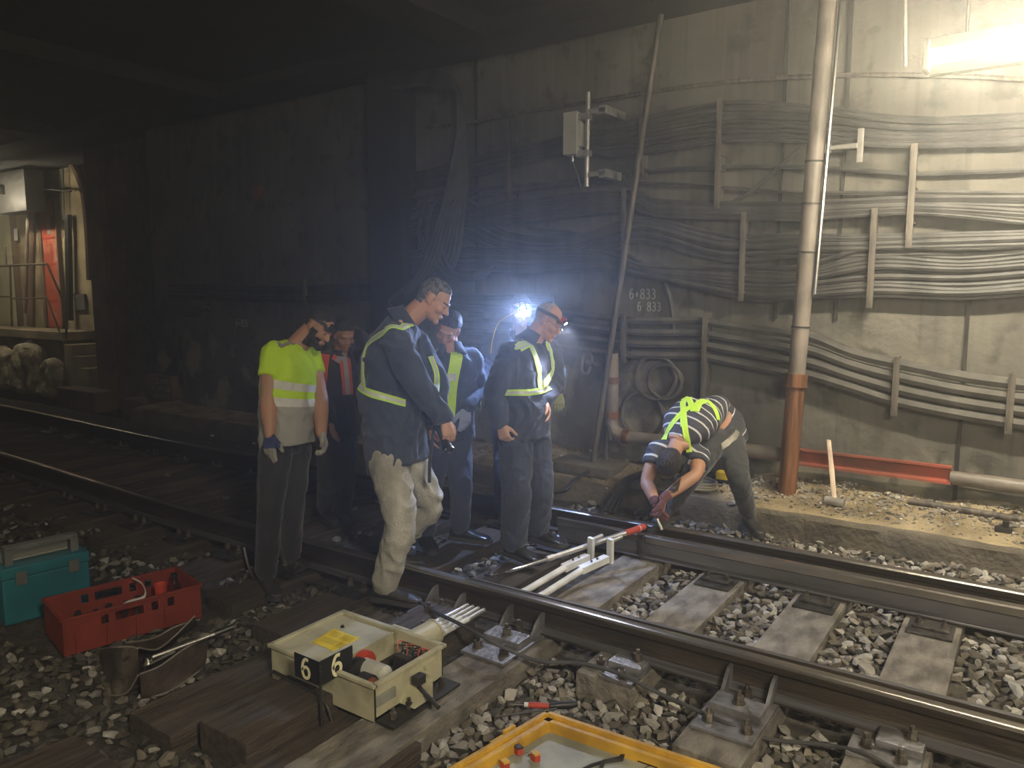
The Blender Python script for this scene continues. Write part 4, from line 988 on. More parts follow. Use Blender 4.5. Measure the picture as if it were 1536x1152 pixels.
# teal case
cA = PZ(26, 936, -.27); cB = PZ(138, 905, -.27); ex2 = (cB-cA).normalized(); L2 = (cB-cA).length*1.0; ey2 = V((-ex2.y, ex2.x, 0))
if ey2.x > 0: ey2 = -ey2
H2 = .335; W2 = .42; cA = cA-ex2*.06; L2 += .06
tc_ = root('tool_case', cA+ex2*L2/2+ey2*W2/2, 'teal plastic tool case with a grey handle at the left edge', 'case')
def tb_(m, u0, u1, v0, v1, z0, z1, bev=.008): m.obox(cA+ex2*(u0+u1)/2*L2+ey2*(v0+v1)/2*W2+uz*(z0+z1)/2, (ex2, ey2, uz), (abs(u1-u0)/2*L2, abs(v1-v0)/2*W2, (z1-z0)/2), bev)
m_ = MB(); tb_(m_, 0, 1, 0, 1, 0, H2*.8, .014); part(m_, 'body', M['teal'], tc_)
m_ = MB(); tb_(m_, -.01, 1.01, -.01, 1.01, H2*.8, H2, .012); part(m_, 'lid', M['teal'], tc_)
m_ = MB(); tb_(m_, .08, .92, .3, .7, H2, H2+.012, .004); part(m_, 'lid_panel', M['paleplastic'], tc_)
m_ = MB(); tb_(m_, .08, .17, .12, .28, H2-.01, H2+.10, .006); tb_(m_, .83, .92, .12, .28, H2-.01, H2+.10, .006); tb_(m_, .08, .92, .12, .28, H2+.075, H2+.105, .008); part(m_, 'handle', M['greyplastic'], tc_)
for u in (.15, .75): m_ = MB(); tb_(m_, u, u+.12, -.04, 0, H2*.68, H2*.9, .004); part(m_, 'latch', M['greyplastic'], tc_)
# leather bag with wrenches
bg = root('leather_bag', PZ(235, 1000, -.26), 'open dark leather tool bag with pale piping in front of the red crate', 'bag')
def flap(pts, name, sub=None):
    P1 = smooth_path([PZ(*p) for p in pts[0]], 5); P2 = smooth_path([PZ(*p) for p in pts[1]], 5); n_ = len(P1); P2 = [P2[min(len(P2)-1, round(i*(len(P2)-1)/(n_-1)))] for i in range(n_)]
    vs = []; fs = []; K_ = 8
    for i in range(n_):
        for j in range(K_+1):
            t_ = j/K_; q = P1[i].lerp(P2[i], t_); q = q+uz*(-.035*math.sin(t_*math.pi)+.008*noise.noise(q*14)); vs.append(q)
    for i in range(n_-1):
        for j in range(K_): a_ = i*(K_+1)+j; fs.append((a_, a_+1, a_+K_+2, a_+K_+1))
    nv = len(vs); nr = [v-uz*.006 for v in vs]
    m_ = MB().add(vs+nr, fs+[tuple(q+nv for q in reversed(f)) for f in fs])
    o = part(m_, name, M['leather'], bg)
    for PP in (P1, P2): part(MB().tube([p+uz*.003 for p in PP], .0045, 6), 'piping', M['piping'], o)
flap(([(207, 972, -.05), (235, 975, -.12), (262, 955, -.05), (292, 925, 0)], [(190, 965, -.13), (230, 958, -.2), (265, 940, -.18), (300, 930, -.16)]), 'back_flap')
flap(([(210, 1012, -.1), (240, 1000, -.12), (275, 975, -.1), (312, 955, -.08)], [(212, 1048, -.25), (250, 1040, -.25), (285, 1018, -.25), (306, 1000, -.24)]), 'front_flap')
flap(([(150, 975, -.2), (170, 972, -.06), (195, 971, -.05), (207, 974, -.05)], [(152, 1030, -.25), (165, 1043, -.25), (190, 1040, -.22), (207, 1014, -.12)]), 'side_pocket')
part(MB().loft([(PZ(235, 1005, -.25)+ux*0, (1, 0, 0), (0, 1, 0), .16, .20), (PZ(240, 995, -.22), (1, 0, 0), (0, 1, 0), .17, .22)], 20), 'bag_bottom', M['leather'], bg)
a = PZ(222, 988, -.10); b_ = PZ(322, 951, -.06); c_ = PZ(350, 940, -.05)
rw = root('torque_wrench', a-V((0, 0, .02)), 'long ratchet wrench with a bright knurled grip lying across the leather bag', 'wrench')
part(MB().tube([a, b_], .008, 10), 'shaft', M['galv'], rw); part(MB().cyl(b_, c_, .015, n=14), 'grip', M['chrome'], rw)
part(MB().cyl(a-uz*.015, a+uz*.015, .022, n=14), 'ratchet_head', M['chrome'], rw)
a = PZ(218, 1000, -.12); b_ = PZ(262, 978, -.1)
o = MB().tube([a, b_], .009, 10).cyl(a-uz*.012, a+uz*.012, .02, n=12).build('socket_wrench', M['chrome']); tag(o, 'short bright socket wrench in the leather bag beside the long one', 'wrench')
for k, (px, py, z) in enumerate([(170, 990, -.12), (178, 986, -.11), (186, 992, -.11)]):
    o = MB().tube([PZ(px, py, z), PZ(px+6, py-8, z+.03)], .007, 8).build('socket', M['chrome']); tag(o, 'small bright socket in the side pocket of the leather bag', 'socket', 'sockets in the bag pocket')
# shiny tool beside the hi-vis worker's boot
a = PZ(445, 868, -.21); b_ = PZ(490, 884, -.21)
o = MB().tube([a, b_], [.011, .008], 8).cyl(b_-uz*.01, b_+uz*.012, .018, n=10).cyl(a-uz*.01, a+uz*.014, .022, n=10).build('adjustable_wrench', M['chrome']); tag(o, 'shiny adjustable wrench on the stones right of the hi-vis worker', 'wrench')
o = MB().tube(smooth_path([PZ(366, 822, -.1), PZ(370, 840, -.16), PZ(378, 862, -.23), PZ(392, 880, -.25)], 5), .008, 6).build('cord', M['piping']); tag(o, 'thin pale cord hanging down beside the boot of the hi-vis worker', 'cord')
# ------------------------------------------------------------------ ledge clutter
a = PZ(815, 700, .12); b_ = PZ(905, 712, .12)
o = MB().box((a.x-.1, 5.72, .03), (b_.x-.05, 6.12, .12), .02).build('concrete_slab', M['curb']); tag(o, 'flat concrete slab lying on the ledge right of the men', 'slab')
for k in range(3):
    cable([PZ(905+k*8, 768+k, -.16), PZ(925+k*6, 735, .0), PZ(940+k*4, 718, .06), PZ(985, 703+k*2, .1), PZ(1040, 695+k*2, .11)], .018, 'hose bent over the kerb left of the bending man', 'hoses over the kerb', 'cable_dusty', raw=True, name='hose')
o = MB().tube(smooth_path([PZ(818, 742, -.05), PZ(850, 735, .03), PZ(858, 722, .06), PZ(895, 700, .08)], 5), .012, 8).build('ground_cable', M['dark']); tag(o, 'dark cable with a bright lug lying over the kerb edge beside the slab', 'cable')
o = MB().tube([PZ(848, 737, .02), PZ(858, 722, .05)], .014, 8).build('cable_lug', M['chrome']); tag(o, 'bright cable lug on the kerb edge beside the slab', 'lug')
p = PZ(1084, 712, .12); p.z = lz(p.x, p.y)
yb = root('work_light', p, 'small yellow and black work light on the ledge behind the bending man', 'lamp')
part(MB().box(p+V((-.05, -.04, .03)), p+V((.05, .05, .10)), .015), 'housing', M['yellow'], yb)
part(MB().box(p+V((-.09, -.05, 0)), p+V((.09, .06, .035)), .01), 'base', M['black'], yb)
c = PZ(1045, 722, .1); c.z = lz(c.x, c.y)+.02; P = []
for i in range(70): a_ = i/18*2*math.pi; P.append(c+V((math.cos(a_)*(.17+.01*math.sin(i)), math.sin(a_)*.10, .0012*i)))
o = MB().tube(P, .011, 6).build('cable_coil', M['rock']); tag(o, 'coil of dusty yellowish cable lying on the ledge behind the bending man', 'cable coil')
for k, (px, py, s_) in enumerate([(890, 708, .05), (875, 757, .05), (1096, 795, .045), (1230, 1085, .04)]):
    q = PZ(px, py, [.1, -.15, -.2, -.2][k]); me = stone_mesh(900+k, M['stoneC']); o = bpy.data.objects.new('pale_rock', me); col.objects.link(o); o.scale = (s_, s_, s_*.8)
    q.z = (lz(q.x, q.y) if q.y > 5.64 else gz(q.x, q.y))+s_*.4; o.location = q
    tag(o, ['pale rock on the ledge left of the leaning pole foot', 'pale rock at the kerb foot right of the group', 'pale rock on the ballast by the bending man\'s shoe', 'round pale stone beside the near rail at the bottom right'][k], 'rock')
# ------------------------------------------------------------------ people
def fabric(name, c1, c2=None, rough=.85, bump=.25, scale=60, sheen=.2):
    return mat(name, c1, c2 or tuple(min(1, q*1.35) for q in c1), rough=rough, scale=5, bump=bump, bscale=scale, sheen=sheen)
def skinmat(name, c):
    m = mat(name, c, (min(1, c[0]*1.15), c[1]*1.02, c[2]*.95), rough=.55, scale=9, bump=.1, bscale=60)
    b = m.node_tree.nodes['Principled BSDF']; b.inputs['Subsurface Weight'].default_value = .08; b.inputs['Subsurface Radius'].default_value = (.02, .008, .004); return m
M['skinA'] = skinmat('skin_tanned', (.42, .235, .15)); M['skinB'] = skinmat('skin_fair', (.52, .3, .21)); M['skinC'] = skinmat('skin_brown', (.36, .19, .115))
M['navy'] = fabric('navy_workwear', (.028, .036, .065), (.045, .055, .09)); M['navy2'] = fabric('navy_jacket', (.03, .04, .065), (.05, .065, .10))
M['darkcloth'] = fabric('black_trousers', (.016, .015, .016), (.03, .028, .028)); M['track'] = fabric('charcoal_trousers', (.03, .03, .03), (.05, .05, .048))
M['jeans'] = mat('pale_washed_jeans', (.30, .28, .23), (.50, .47, .40), rough=.9, scale=7, bump=.4, bscale=90)
M['lime'] = fabric('hi_vis_lime', (.55, .80, .02), (.62, .88, .05), rough=.7); M['limeband'] = fabric('hi_vis_band', (.5, .75, .10), rough=.6)
M['reflect'] = mat('reflective_tape', (.62, .62, .56), rough=.35); M['redvest'] = fabric('orange_red_vest', (.45, .07, .035))
M['greytape'] = mat('grey_reflective_tape', (.30, .28, .25), rough=.4)
M['hairdark'] = mat('hair_dark', (.02, .014, .01), (.05, .036, .026), rough=.6, scale=70, bump=1, bscale=120, stretch=(1, 1, .3))
M['hairgrey'] = mat('hair_greying', (.05, .045, .04), (.22, .21, .20), rough=.6, scale=60, bump=1, bscale=120, stretch=(1, 1, .3), lo=.4, hi=.6)
M['hairpale'] = mat('hair_thin_grey', (.35, .25, .18), (.5, .42, .34), rough=.6, scale=90, bump=.6, bscale=120)
M['shoe'] = mat('shoe_dark', (.02, .018, .017), (.045, .04, .037), rough=.5, scale=9, bump=.2); M['shoeblack'] = mat('shoe_black_leather', (.012, .012, .013), (.03, .03, .03), rough=.25, scale=9)
M['sole'] = mat('shoe_sole', (.03, .028, .026), (.06, .055, .05), rough=.8, scale=9)
M['lace'] = mat('shoe_lace', (.12, .11, .10), rough=.7)
M['gloveblue'] = fabric('glove_navy', (.02, .03, .10)); M['glovepale'] = fabric('glove_pale_leather', (.50, .46, .38), (.16, .14, .12)); M['gloveolive'] = fabric('glove_olive', (.22, .22, .08)); M['glovemaroon'] = fabric('glove_maroon', (.10, .03, .03)); M['glovelight'] = fabric('glove_light_blue', (.30, .32, .45))
M['strap'] = mat('strap_black', (.015, .015, .015), (.05, .05, .05), rough=.6, scale=40)
M['lens'] = mat('lens_clear', (.8, .8, .8), rough=.1, alpha=1); M['redplastic'] = mat('red_plastic', (.55, .08, .04), rough=.35)
M['eyewhite'] = mat('eye_white', (.6, .56, .5), rough=.3); M['iris'] = mat('eye_dark', (.02, .012, .01), rough=.2); M['lip'] = mat('lips', (.30, .12, .09), rough=.5)
def attr_bands(name, bands, base, axis=2, scale=1, rough=.8, extra=None, bump=True):
    """fabric whose colour bands follow the garment's own height: bands = [(lo, hi, colour)]"""
    m = bpy.data.materials.new(name); m.use_nodes = True; N = m.node_tree.nodes; L = m.node_tree.links; b = N['Principled BSDF']
    b.inputs['Roughness'].default_value = rough
    at = N.new('ShaderNodeAttribute'); at.attribute_name = 'garment'; sp = N.new('ShaderNodeSeparateXYZ'); L.new(at.outputs['Vector'], sp.inputs[0])
    prev = None
    for lo, hi, c in bands:
        g = N.new('ShaderNodeMath'); g.operation = 'GREATER_THAN'; g.inputs[1].default_value = lo; L.new(sp.outputs[axis], g.inputs[0])
        l = N.new('ShaderNodeMath'); l.operation = 'LESS_THAN'; l.inputs[1].default_value = hi; L.new(sp.outputs[axis], l.inputs[0])
        mu = N.new('ShaderNodeMath'); mu.operation = 'MULTIPLY'; L.new(g.outputs[0], mu.inputs[0]); L.new(l.outputs[0], mu.inputs[1])
        mx = N.new('ShaderNodeMixRGB'); L.new(mu.outputs[0], mx.inputs[0]); mx.inputs[2].default_value = (*c, 1)
        if prev: L.new(prev.outputs[0], mx.inputs[1])
        else: mx.inputs[1].default_value = (*base, 1)
        prev = mx
    L.new(prev.outputs[0], b.inputs['Base Color'])
    n2 = N.new('ShaderNodeTexNoise'); n2.inputs['Scale'].default_value = 60; bp = N.new('ShaderNodeBump'); bp.inputs['Strength'].default_value = .2; bp.inputs['Distance'].default_value = .01
    L.new(n2.outputs[0], bp.inputs['Height']); L.new(bp.outputs[0], b.inputs['Normal'])
    return m
def remesh(mb, voxel, name='tmp', smooth=2, keep=None):
    me = bpy.data.meshes.new(name); me.from_pydata([tuple(v) for v in mb.v], [], mb.f)
    b = bmesh.new(); b.from_mesh(me); bmesh.ops.recalc_face_normals(b, faces=b.faces); b.to_mesh(me); b.free()
    o = bpy.data.objects.new(name, me); col.objects.link(o)
    m = o.modifiers.new('r', 'REMESH'); m.mode = 'VOXEL'; m.voxel_size = voxel; m.adaptivity = 0
    if smooth:
        s = o.modifiers.new('s', 'SMOOTH'); s.factor = .6; s.iterations = smooth
    dg = bpy.context.evaluated_depsgraph_get(); ev = o.evaluated_get(dg)
    me2 = bpy.data.meshes.new_from_object(ev); col.objects.unlink(o); bpy.data.objects.remove(o); bpy.data.meshes.remove(me)
    for p in me2.polygons: p.use_smooth = True
    return me2
def link(me, name, mats, parent):
    me.materials.clear()
    for m in (mats if isinstance(mats, (list, tuple)) else [mats]): me.materials.append(m)
    o = bpy.data.objects.new(name, me); col.objects.link(o); o.parent = parent
    r = parent
    while r.parent: r = r.parent
    if parent is r: o.matrix_parent_inverse = Matrix.Translation(-r.location)
    me.name = name; return o
def wrinkle(me, amp, freq, seed, frame=None, squash=1.0):
    me.update(); ns = [v.normal.copy() for v in me.vertices]
    for v, n in zip(me.vertices, ns):
        q = v.co*freq; q = V((q.x, q.y, q.z*squash))+V((seed*3.7, 0, 0))
        w1 = noise.noise(q+V((noise.noise(q*.5)*1.5,)*3)); w1 = 1-2*abs(w1)
        w2 = noise.noise(v.co*freq*2.3+V((seed, 9, 0)))
        v.co += n*(amp*(w1-.4)+amp*.35*w2)
def dome(c0, axis, u, w, ru, rv, n=3):
    """closing sections for a rounded end"""
    return [(c0+axis*min(ru, rv)*.8*math.sin(a*math.pi/2/n), u, w, ru*math.cos(a*math.pi/2/n)+.001, rv*math.cos(a*math.pi/2/n)+.001) for a in range(1, n+1)]
def limb(mb, pts, rs, flat=None, sub=5):
    P = [V(p) for p in pts]
    Q_ = smooth_path(P, sub); n = len(P)-1
    rr = []
    for i in range(len(Q_)):
        t = i/sub; k = min(int(t), n-1); f = t-k; f = f*f*(3-2*f); rr.append(rs[k]*(1-f)+rs[k+1]*f)
    mb.tube(Q_, rr, 16)
    ax = ((1, 0, 0), (0, 1, 0), (0, 0, 1))
    mb.ell(Q_[0], ax, (rr[0],)*3, 2); mb.ell(Q_[-1], ax, (rr[-1]*.98,)*3, 2)
def hand(mb, wrist, d, n, s, k=1.0, curl=(.3, .3, .35, .4), inflate=0, thumb=.5, size=1.0):
    """wrist point, d = towards the fingers, n = palm normal (palm side), s = thumb side"""
    d = V(d).normalized(); n = (V(n)-d*V(n).dot(d)).normalized(); s_ = d.cross(n); s = s_ if s_.dot(V(s)) > 0 else -s_
    z = size; I = inflate
    W = V(wrist)
    mb.loft([(W-d*.01, s, n, .027*z+I, .020*z+I), (W+d*.02*z, s, n, .031*z+I, .019*z+I), (W+d*.055*z, s, n, .040*z+I, .0165*z+I), (W+d*.088*z, s, n, .041*z+I, .0145*z+I), (W+d*.096*z, s, n, .036*z+I, .010*z+I)], 16, power=2.6)
    L = [.078, .088, .082, .064]; off = [.0305, .0105, -.0100, -.0295]
    for i in range(4):
        base = W+d*(.088-.004*abs(i-1))*z+s*off[i]*z
        fan = (1.2-i)*.055
        dd = (d+s*fan).normalized(); P = [base-dd*.02*z, base]
        a = curl[i]; q = base; tot = 0
        for seg, ln in enumerate((.42, .32, .26)):
            tot += a*(1.0, 1.3, 1.0)[seg]
            v = dd*math.cos(tot)+n*math.sin(tot); q = q+v*L[i]*ln*z; P.append(q.copy())
        r0 = (.0095 if i < 3 else .0082)*z+I
        mb.tube(P, [r0, r0, r0*.95, r0*.9, r0*.78], 10); mb.ell(P[-1], ((1, 0, 0), (0, 1, 0), (0, 0, 1)), (r0*.78,)*3, 2)
        for j in (1, 2, 3): mb.ell(P[j], ((1, 0, 0), (0, 1, 0), (0, 0, 1)), (r0*1.02,)*3, 1)
    b0 = W+d*.025*z+s*.022*z; v1 = (d*.62+s*.62+n*.35*thumb*2).normalized(); b1 = b0+v1*.045*z; v2 = (d*.85+s*.25+n*.5*thumb*2).normalized(); b2 = b1+v2*.032*z; b3 = b2+(v2+n*.2).normalized()*.024*z
    mb.tube([b0, b1, b2, b3], [.016*z+I, .0125*z+I, .0108*z+I, .0088*z+I], 10)
    for p, r_ in ((b0, .016), (b1, .0125), (b2, .0108), (b3, .0088)): mb.ell(p, ((1, 0, 0), (0, 1, 0), (0, 0, 1)), (r_*z+I,)*3, 1)
def cv(a, b, c): return (CR*a+CU*b-CF*c).normalized()      # direction: right, up, towards the viewer
def head(mb, H, fx, fy, fz, k=1.0, jaw=1.0):
    def P(x, y, z): return H+(fx*x+fy*y+fz*z)*k
    def E(x, y, z, a, b, c, sub=3, ax=None): mb.ell(P(x, y, z), ax or (fx, fy, fz), (a*k, b*k, c*k), sub)
    E(0, -.012, .035, .074, .094, .082, 4)
    E(0, .028, -.02, .062, .066, .080, 4)
    E(0, .048, -.078, .047*jaw, .042, .036)
    E(0, .030, -.062, .056*jaw, .050, .042)
    E(0, .082, -.098, .022*jaw, .018, .018)             # chin
    E(0, .078, .026, .050, .018, .013)                  # brow
    for s in (-1, 1):
        E(s*.040, .066, -.028, .024, .024, .022)        # cheek
        E(s*.031, .077, .004, .0145, .013, .0105)       # closed lid over the eye
        a = (fx*1+fy*.25*s).normalized()
        E(s*.076, -.004, -.006, .0065, .019, .031, 3, (a, fy, fz)); E(s*.073, .006, -.03, .007, .011, .012)
        E(s*.012, .098, -.030, .008, .009, .007, 2)     # nostril wing
    mb.tube([P(0, .088, .018), P(0, .098, -.004), P(0, .113, -.026)], [.008*k, .0095*k, .011*k], 12); E(0, .111, -.028, .0115, .011, .0095)
    E(0, .094, -.056, .023, .011, .0055); E(0, .093, -.066, .020, .011, .0065)
def ribbon(pts, bvh, width, name, m, parent, off=.004, th=.003, closed=False, stripe=None, sub=4, cast=True):
    P = smooth_path(pts, sub); Q_ = []; NN = []
    for p in P:
        h = bvh.ray_cast(CAM, (p-CAM).normalized()) if cast else (None,)
        if h[0] is None: h = bvh.find_nearest(p)
        elif h[1].dot(p-CAM) > 0: h = (h[0], -h[1])
        if h[0] is None: Q_.append(p); NN.append(V((0, 0, 1))); continue
        nrm = h[1]; Q_.append(h[0]+nrm*off); NN.append(nrm)
    for _ in range(2):
        Q_ = [Q_[0]]+[(Q_[i-1]+Q_[i]*2+Q_[i+1])/4 for i in range(1, len(Q_)-1)]+[Q_[-1]]
        NN = [NN[0]]+[(NN[i-1]+NN[i]*2+NN[i+1]).normalized() for i in range(1, len(NN)-1)]+[NN[-1]]
    def strip(w, o2, nm, mt, par):
        mb = MB(); vs = []; fs = []; kk = 4
        for i, p in enumerate(Q_):
            a = Q_[max(i-1, 0)]; b = Q_[min(i+1, len(Q_)-1)]; t = (b-a).normalized(); q = t.cross(NN[i]).normalized()
            for j in range(kk+1):
                f = j/kk-.5; pp = p+q*w*f+NN[i]*o2
                hh = bvh.find_nearest(pp)
                if hh[0] is not None:
                    dlt = (pp-hh[0]).dot(hh[1])
                    if dlt < off+o2: pp += hh[1]*(off+o2-dlt)
                vs.append(pp)
            for j in range(kk+1): vs.append(vs[-(kk+1)]-NN[i]*th)
        n = 2*(kk+1)
        for i in range(len(Q_)-1):
            a = i*n; b = a+n
            for j in range(kk): fs += [(a+j, a+j+1, b+j+1, b+j), (a+kk+1+j, b+kk+1+j, b+kk+2+j, a+kk+2+j)]
            fs += [(a, b, b+kk+1, a+kk+1), (a+kk, a+2*kk+1, b+2*kk+1, b+kk)]
        mb.add(vs, fs); return mb.build(nm, mt, par)
    o = strip(width, 0, name, m, parent)
    if stripe: strip(width*.42, .0018, 'reflective_stripe', stripe, o)
    return o
def bvh_of(me): return BVHTree.FromPolygons([v.co for v in me.vertices], [list(p.vertices) for p in me.polygons])
def shell(me, fn, thick, name, m, parent, seed=0, ampn=.0):
    """garment or hair grown from the body surface where fn(co) > 0; thickness follows fn"""
    me.update(); vals = [fn(v.co) for v in me.vertices]
    idx = {}; vs = []; fs = []
    for p in me.polygons:
        if all(vals[i] > 0 for i in p.vertices):
            f = []
            for i in p.vertices:
                if i not in idx:
                    idx[i] = len(vs); v = me.vertices[i]; t = thick*min(1, vals[i]*1.0)
                    vs.append(v.co+v.normal*(t*(1+ampn*noise.noise(v.co*60+V((seed, 0, 0)))+ampn*noise.noise(v.co*25))+.0005))
                f.append(idx[i])
            fs.append(f)
    if not fs: return None
    mb = MB().add(vs, fs); o = mb.build(name, m, parent, recalc=False)
    for p in o.data.polygons: p.use_smooth = True
    return o
def shoe(parent, ankle, toe, zg, m='shoe', size=1.0, style=0, heel_up=0):
    """ankle joint point, toe = direction on the ground"""
    t = V((toe[0], toe[1], 0)).normalized(); s = V((-t.y, t.x, 0)); u = V((0, 0, 1)); L = .285*size
    t = (t-u*heel_up).normalized(); u2 = s.cross(t)*-1 if s.cross(t).z < 0 else s.cross(t)
    G = V((ankle[0], ankle[1], zg)); G = G-t*.065*size
    if heel_up: G = G+u*heel_up*.22
    def S(a, w, h, lo=.018): return (G+t*a*L+u2*(lo+(h-lo)/2), s, u2, w*size, (h-lo)/2)
    mb = MB(); mb.loft([S(-.02, .02, .06), S(.02, .034, .085), S(.15, .038, .10), S(.3, .039, .098), S(.45, .042, .082), S(.62, .047, .066), S(.8, .047, .055), S(.93, .038, .045), S(1.0, .018, .035)], 20, power=2.4)
    mb.loft([(G+t*.16*L+u2*.06, s, t, .036*size, .047*size), (G+t*.17*L+u2*.12, s, t, .040*size, .05*size)], 18)
    me = remesh(mb, .006, smooth=4); so = link(me, 'shoe', M[m], parent)
    mb = MB(); out = []
    for a, w in ((-.04, .024), (.0, .036), (.15, .041), (.35, .040), (.5, .042), (.68, .050), (.85, .048), (.97, .034), (1.03, .014)): out.append((a, w))
    poly = [(a*L, w*size) for a, w in out]+[(a*L, -w*size) for a, w in reversed(out)]
    mb.prism(poly, t, s, G+u2*.0, u2*.026); part(mb, 'sole', M['sole'], so)
    la = MB()
    for i in range(5):
        a = .30+.07*i; h = .100-.010*i; c = G+t*a*L+u2*(h-.004)
        la.tube([c+s*.024-u2*.012, c+u2*.002, c-s*.024+t*.012-u2*.012], .003, 6)
    part(la, 'laces', M['lace'], so)
    return so
def person(name_label, J, base, group=None):
    pass
class Person:
    def __init__(s, label, foot, d, hk=1.0):
        s.d = d; s.r = root('person', foot, label, 'person'); s.hk = hk; s.b = MB()
    def p(s, x, y, dd=0): return PD(x, y, s.d+dd)
    def frame(s):
        up = (s.neck-s.pel).normalized(); side = (s.shR-s.shL); side = (side-up*side.dot(up)).normalized(); fr = up.cross(side)
        if fr.dot(s.fwd) < 0: fr = -fr
        s.up, s.side, s.fr = up, side, fr
    def torso_secs(s, secs):
        """secs: (t along pelvis>neck, half width, half depth, forward shift)"""
        L = (s.neck-s.pel).length; out = []
        hs = (s.hipR-s.hipL).normalized()
        for t, w, dp, f in secs:
            mid = s.mid
            c = s.pel*(1-t)**2+mid*2*t*(1-t)+s.neck*t*t if 0 <= t <= 1 else (s.pel+(s.pel-mid).normalized()*(-t)*L if t < 0 else s.neck+(s.neck-mid).normalized()*(t-1)*L)
            tt = ((mid-s.pel)*(1-max(0, min(1, t)))+(s.neck-mid)*max(0, min(1, t))).normalized()
            f_ = max(0, min(1, t)); sd = (hs*(1-f_)+s.side*f_); sd = (sd-tt*sd.dot(tt)).normalized(); fr = tt.cross(sd)
            if fr.dot(s.fwd) < 0: fr = -fr
            out.append((c+fr*f, sd, fr, w, dp))
        return out
    def body(s, skin, voxel=.007, belly=0, k=1.0, hands=('R', 'L'), handspec=None, jaw=1.0, neckr=.056, legk=1.0, armk=1.0):
        mb = s.b; k_ = k
        mb.loft(s.torso_secs([(-.12, .10*k, .08*k, -.01), (0, .165*k, .115*k, -.01), (.15, .16*k, .115*k+belly*.6, belly*.5), (.35, .15*k, .11*k+belly, belly*.8), (.6, .165*k, .115*k, .01), (.8, .175*k, .105*k, 0), (.93, .13*k, .075*k, -.01), (1.0, .07, .06, 0)]), 24)
        for S in 'RL':
            sh = getattr(s, 'sh'+S); el = getattr(s, 'el'+S); wr = getattr(s, 'wr'+S); hp = getattr(s, 'hip'+S); kn = getattr(s, 'kn'+S); an = getattr(s, 'an'+S)
            a = armk
            limb(mb, [sh, sh.lerp(el, .45), el, el.lerp(wr, .35), wr], [.058*a, .053*a, .042*a, .044*a, .028*a])
            mb.tube([s.neck.lerp(sh, .3)-s.up*.045, sh-s.up*.01], [.05, .048*a], 14)
            limb(mb, [hp, hp.lerp(kn, .5), kn, kn.lerp(an, .35), an], [.088*legk, .078*legk, .058*legk, .058*legk, .038])
            mb.ell(an-V((0, 0, .02)), ((1, 0, 0), (0, 1, 0), (0, 0, 1)), (.04, .04, .05), 2)
            if handspec and S in handspec: hs = handspec[S]; hand(mb, wr, **hs)
        k2 = s.hk
        nb = s.neck-s.up*.02
        hb = s.H-s.fz*.055*k2-s.fy*.022*k2
        limb(mb, [nb, nb.lerp(hb, .6)-s.fy*.005, hb+s.fz*.03], [neckr*1.02, neckr, neckr])
        mb.tube([s.neck-s.up*.03+s.side*.09-s.fr*.01, s.neck+(hb-s.neck)*.35, s.neck-s.up*.03-s.side*.09-s.fr*.01], [.026, .045, .026], 12)
        head(mb, s.H, s.fx, s.fy, s.fz, k2, jaw)
        s.me = remesh(mb, voxel, smooth=1)
        s.body_o = link(s.me, 'body', skin, s.r)
        s.bv = bvh_of(s.me)
    def hl(s, co): q = co-s.H; return q.dot(s.fx)/s.hk, q.dot(s.fy)/s.hk, q.dot(s.fz)/s.hk
    def eyes(s):
        for sg_ in (-1, 1):
            c = s.H+(s.fx*sg_*.031+s.fy*.080+s.fz*.000)*s.hk
            e = MB().ell(c, (s.fx, s.fy, s.fz), (.010*s.hk, .008*s.hk, .0035*s.hk), 2); eo = part(e, 'eye', M['eyewhite'], s.r)
            part(MB().ell(c+s.fy*.0065*s.hk-s.fz*.002, (s.fx, s.fy, s.fz), (.0045, .003, .004), 2), 'iris', M['iris'], eo)
    def face_hair(s, hairm, hairline=.045, back=-.045, beard=None, brows=True, top=True, thick=.010, curly=.16, recede=0):
        def fh(co):
            x, y, z = s.hl(co)
            if abs(x) > .12 or abs(y) > .16 or abs(z) > .16: return -1
            # outline: above a line rising towards the forehead
            edge = back+(.0 if y < 0 else 0)
            line = back if y < -.03 else back+(y+.03)*1.15
            line = max(line, back)
            if y > .02: line = max(line, hairline+ (y-.02)*.35 - recede*0)
            if abs(x) > .064 and -.03 < y < .02: line = max(line, .028 if abs(x) > .07 else .0)
            v = (z-line)/.014
            if recede and z > .06 and y > -recede: v = min(v, -(y-(-.0))/.02+.2)
            return v
        if top: shell(s.me, fh, thick, 'hair', hairm, s.r, 3, curly)
        if beard:
            def fb_(co):
                x, y, z = s.hl(co)
                if abs(x) > .09 or y < .0 or z > .005 or z < -.135: return -1
                if abs(x) < .024 and -.070 < z < -.050: return -1
                top_ = -.035 if y > .06 else -.005
                if abs(x) < .03 and y > .085: top_ = -.042
                return min((top_-z)/.012, (y-.004)/.012, (.118-abs(z)+.02)/.02)
            shell(s.me, fb_, .006, 'beard', hairm, s.r, 5, .5)
        if brows:
            def fe(co):
                x, y, z = s.hl(co)
                if y < .06 or abs(x) > .052 or abs(x) < .012: return -1
                c = .024-abs(abs(x)-.03)*.2
                return (.0058-abs(z-c))/.002
            shell(s.me, fe, .003, 'eyebrows', hairm if not isinstance(hairm, str) else hairm, s.r, 6, .3)
    def set_head(s, H, face, up):
        s.H = H; s.fy = V(face).normalized(); u = V(up); s.fz = (u-s.fy*u.dot(s.fy)).normalized(); s.fx = s.fy.cross(s.fz)
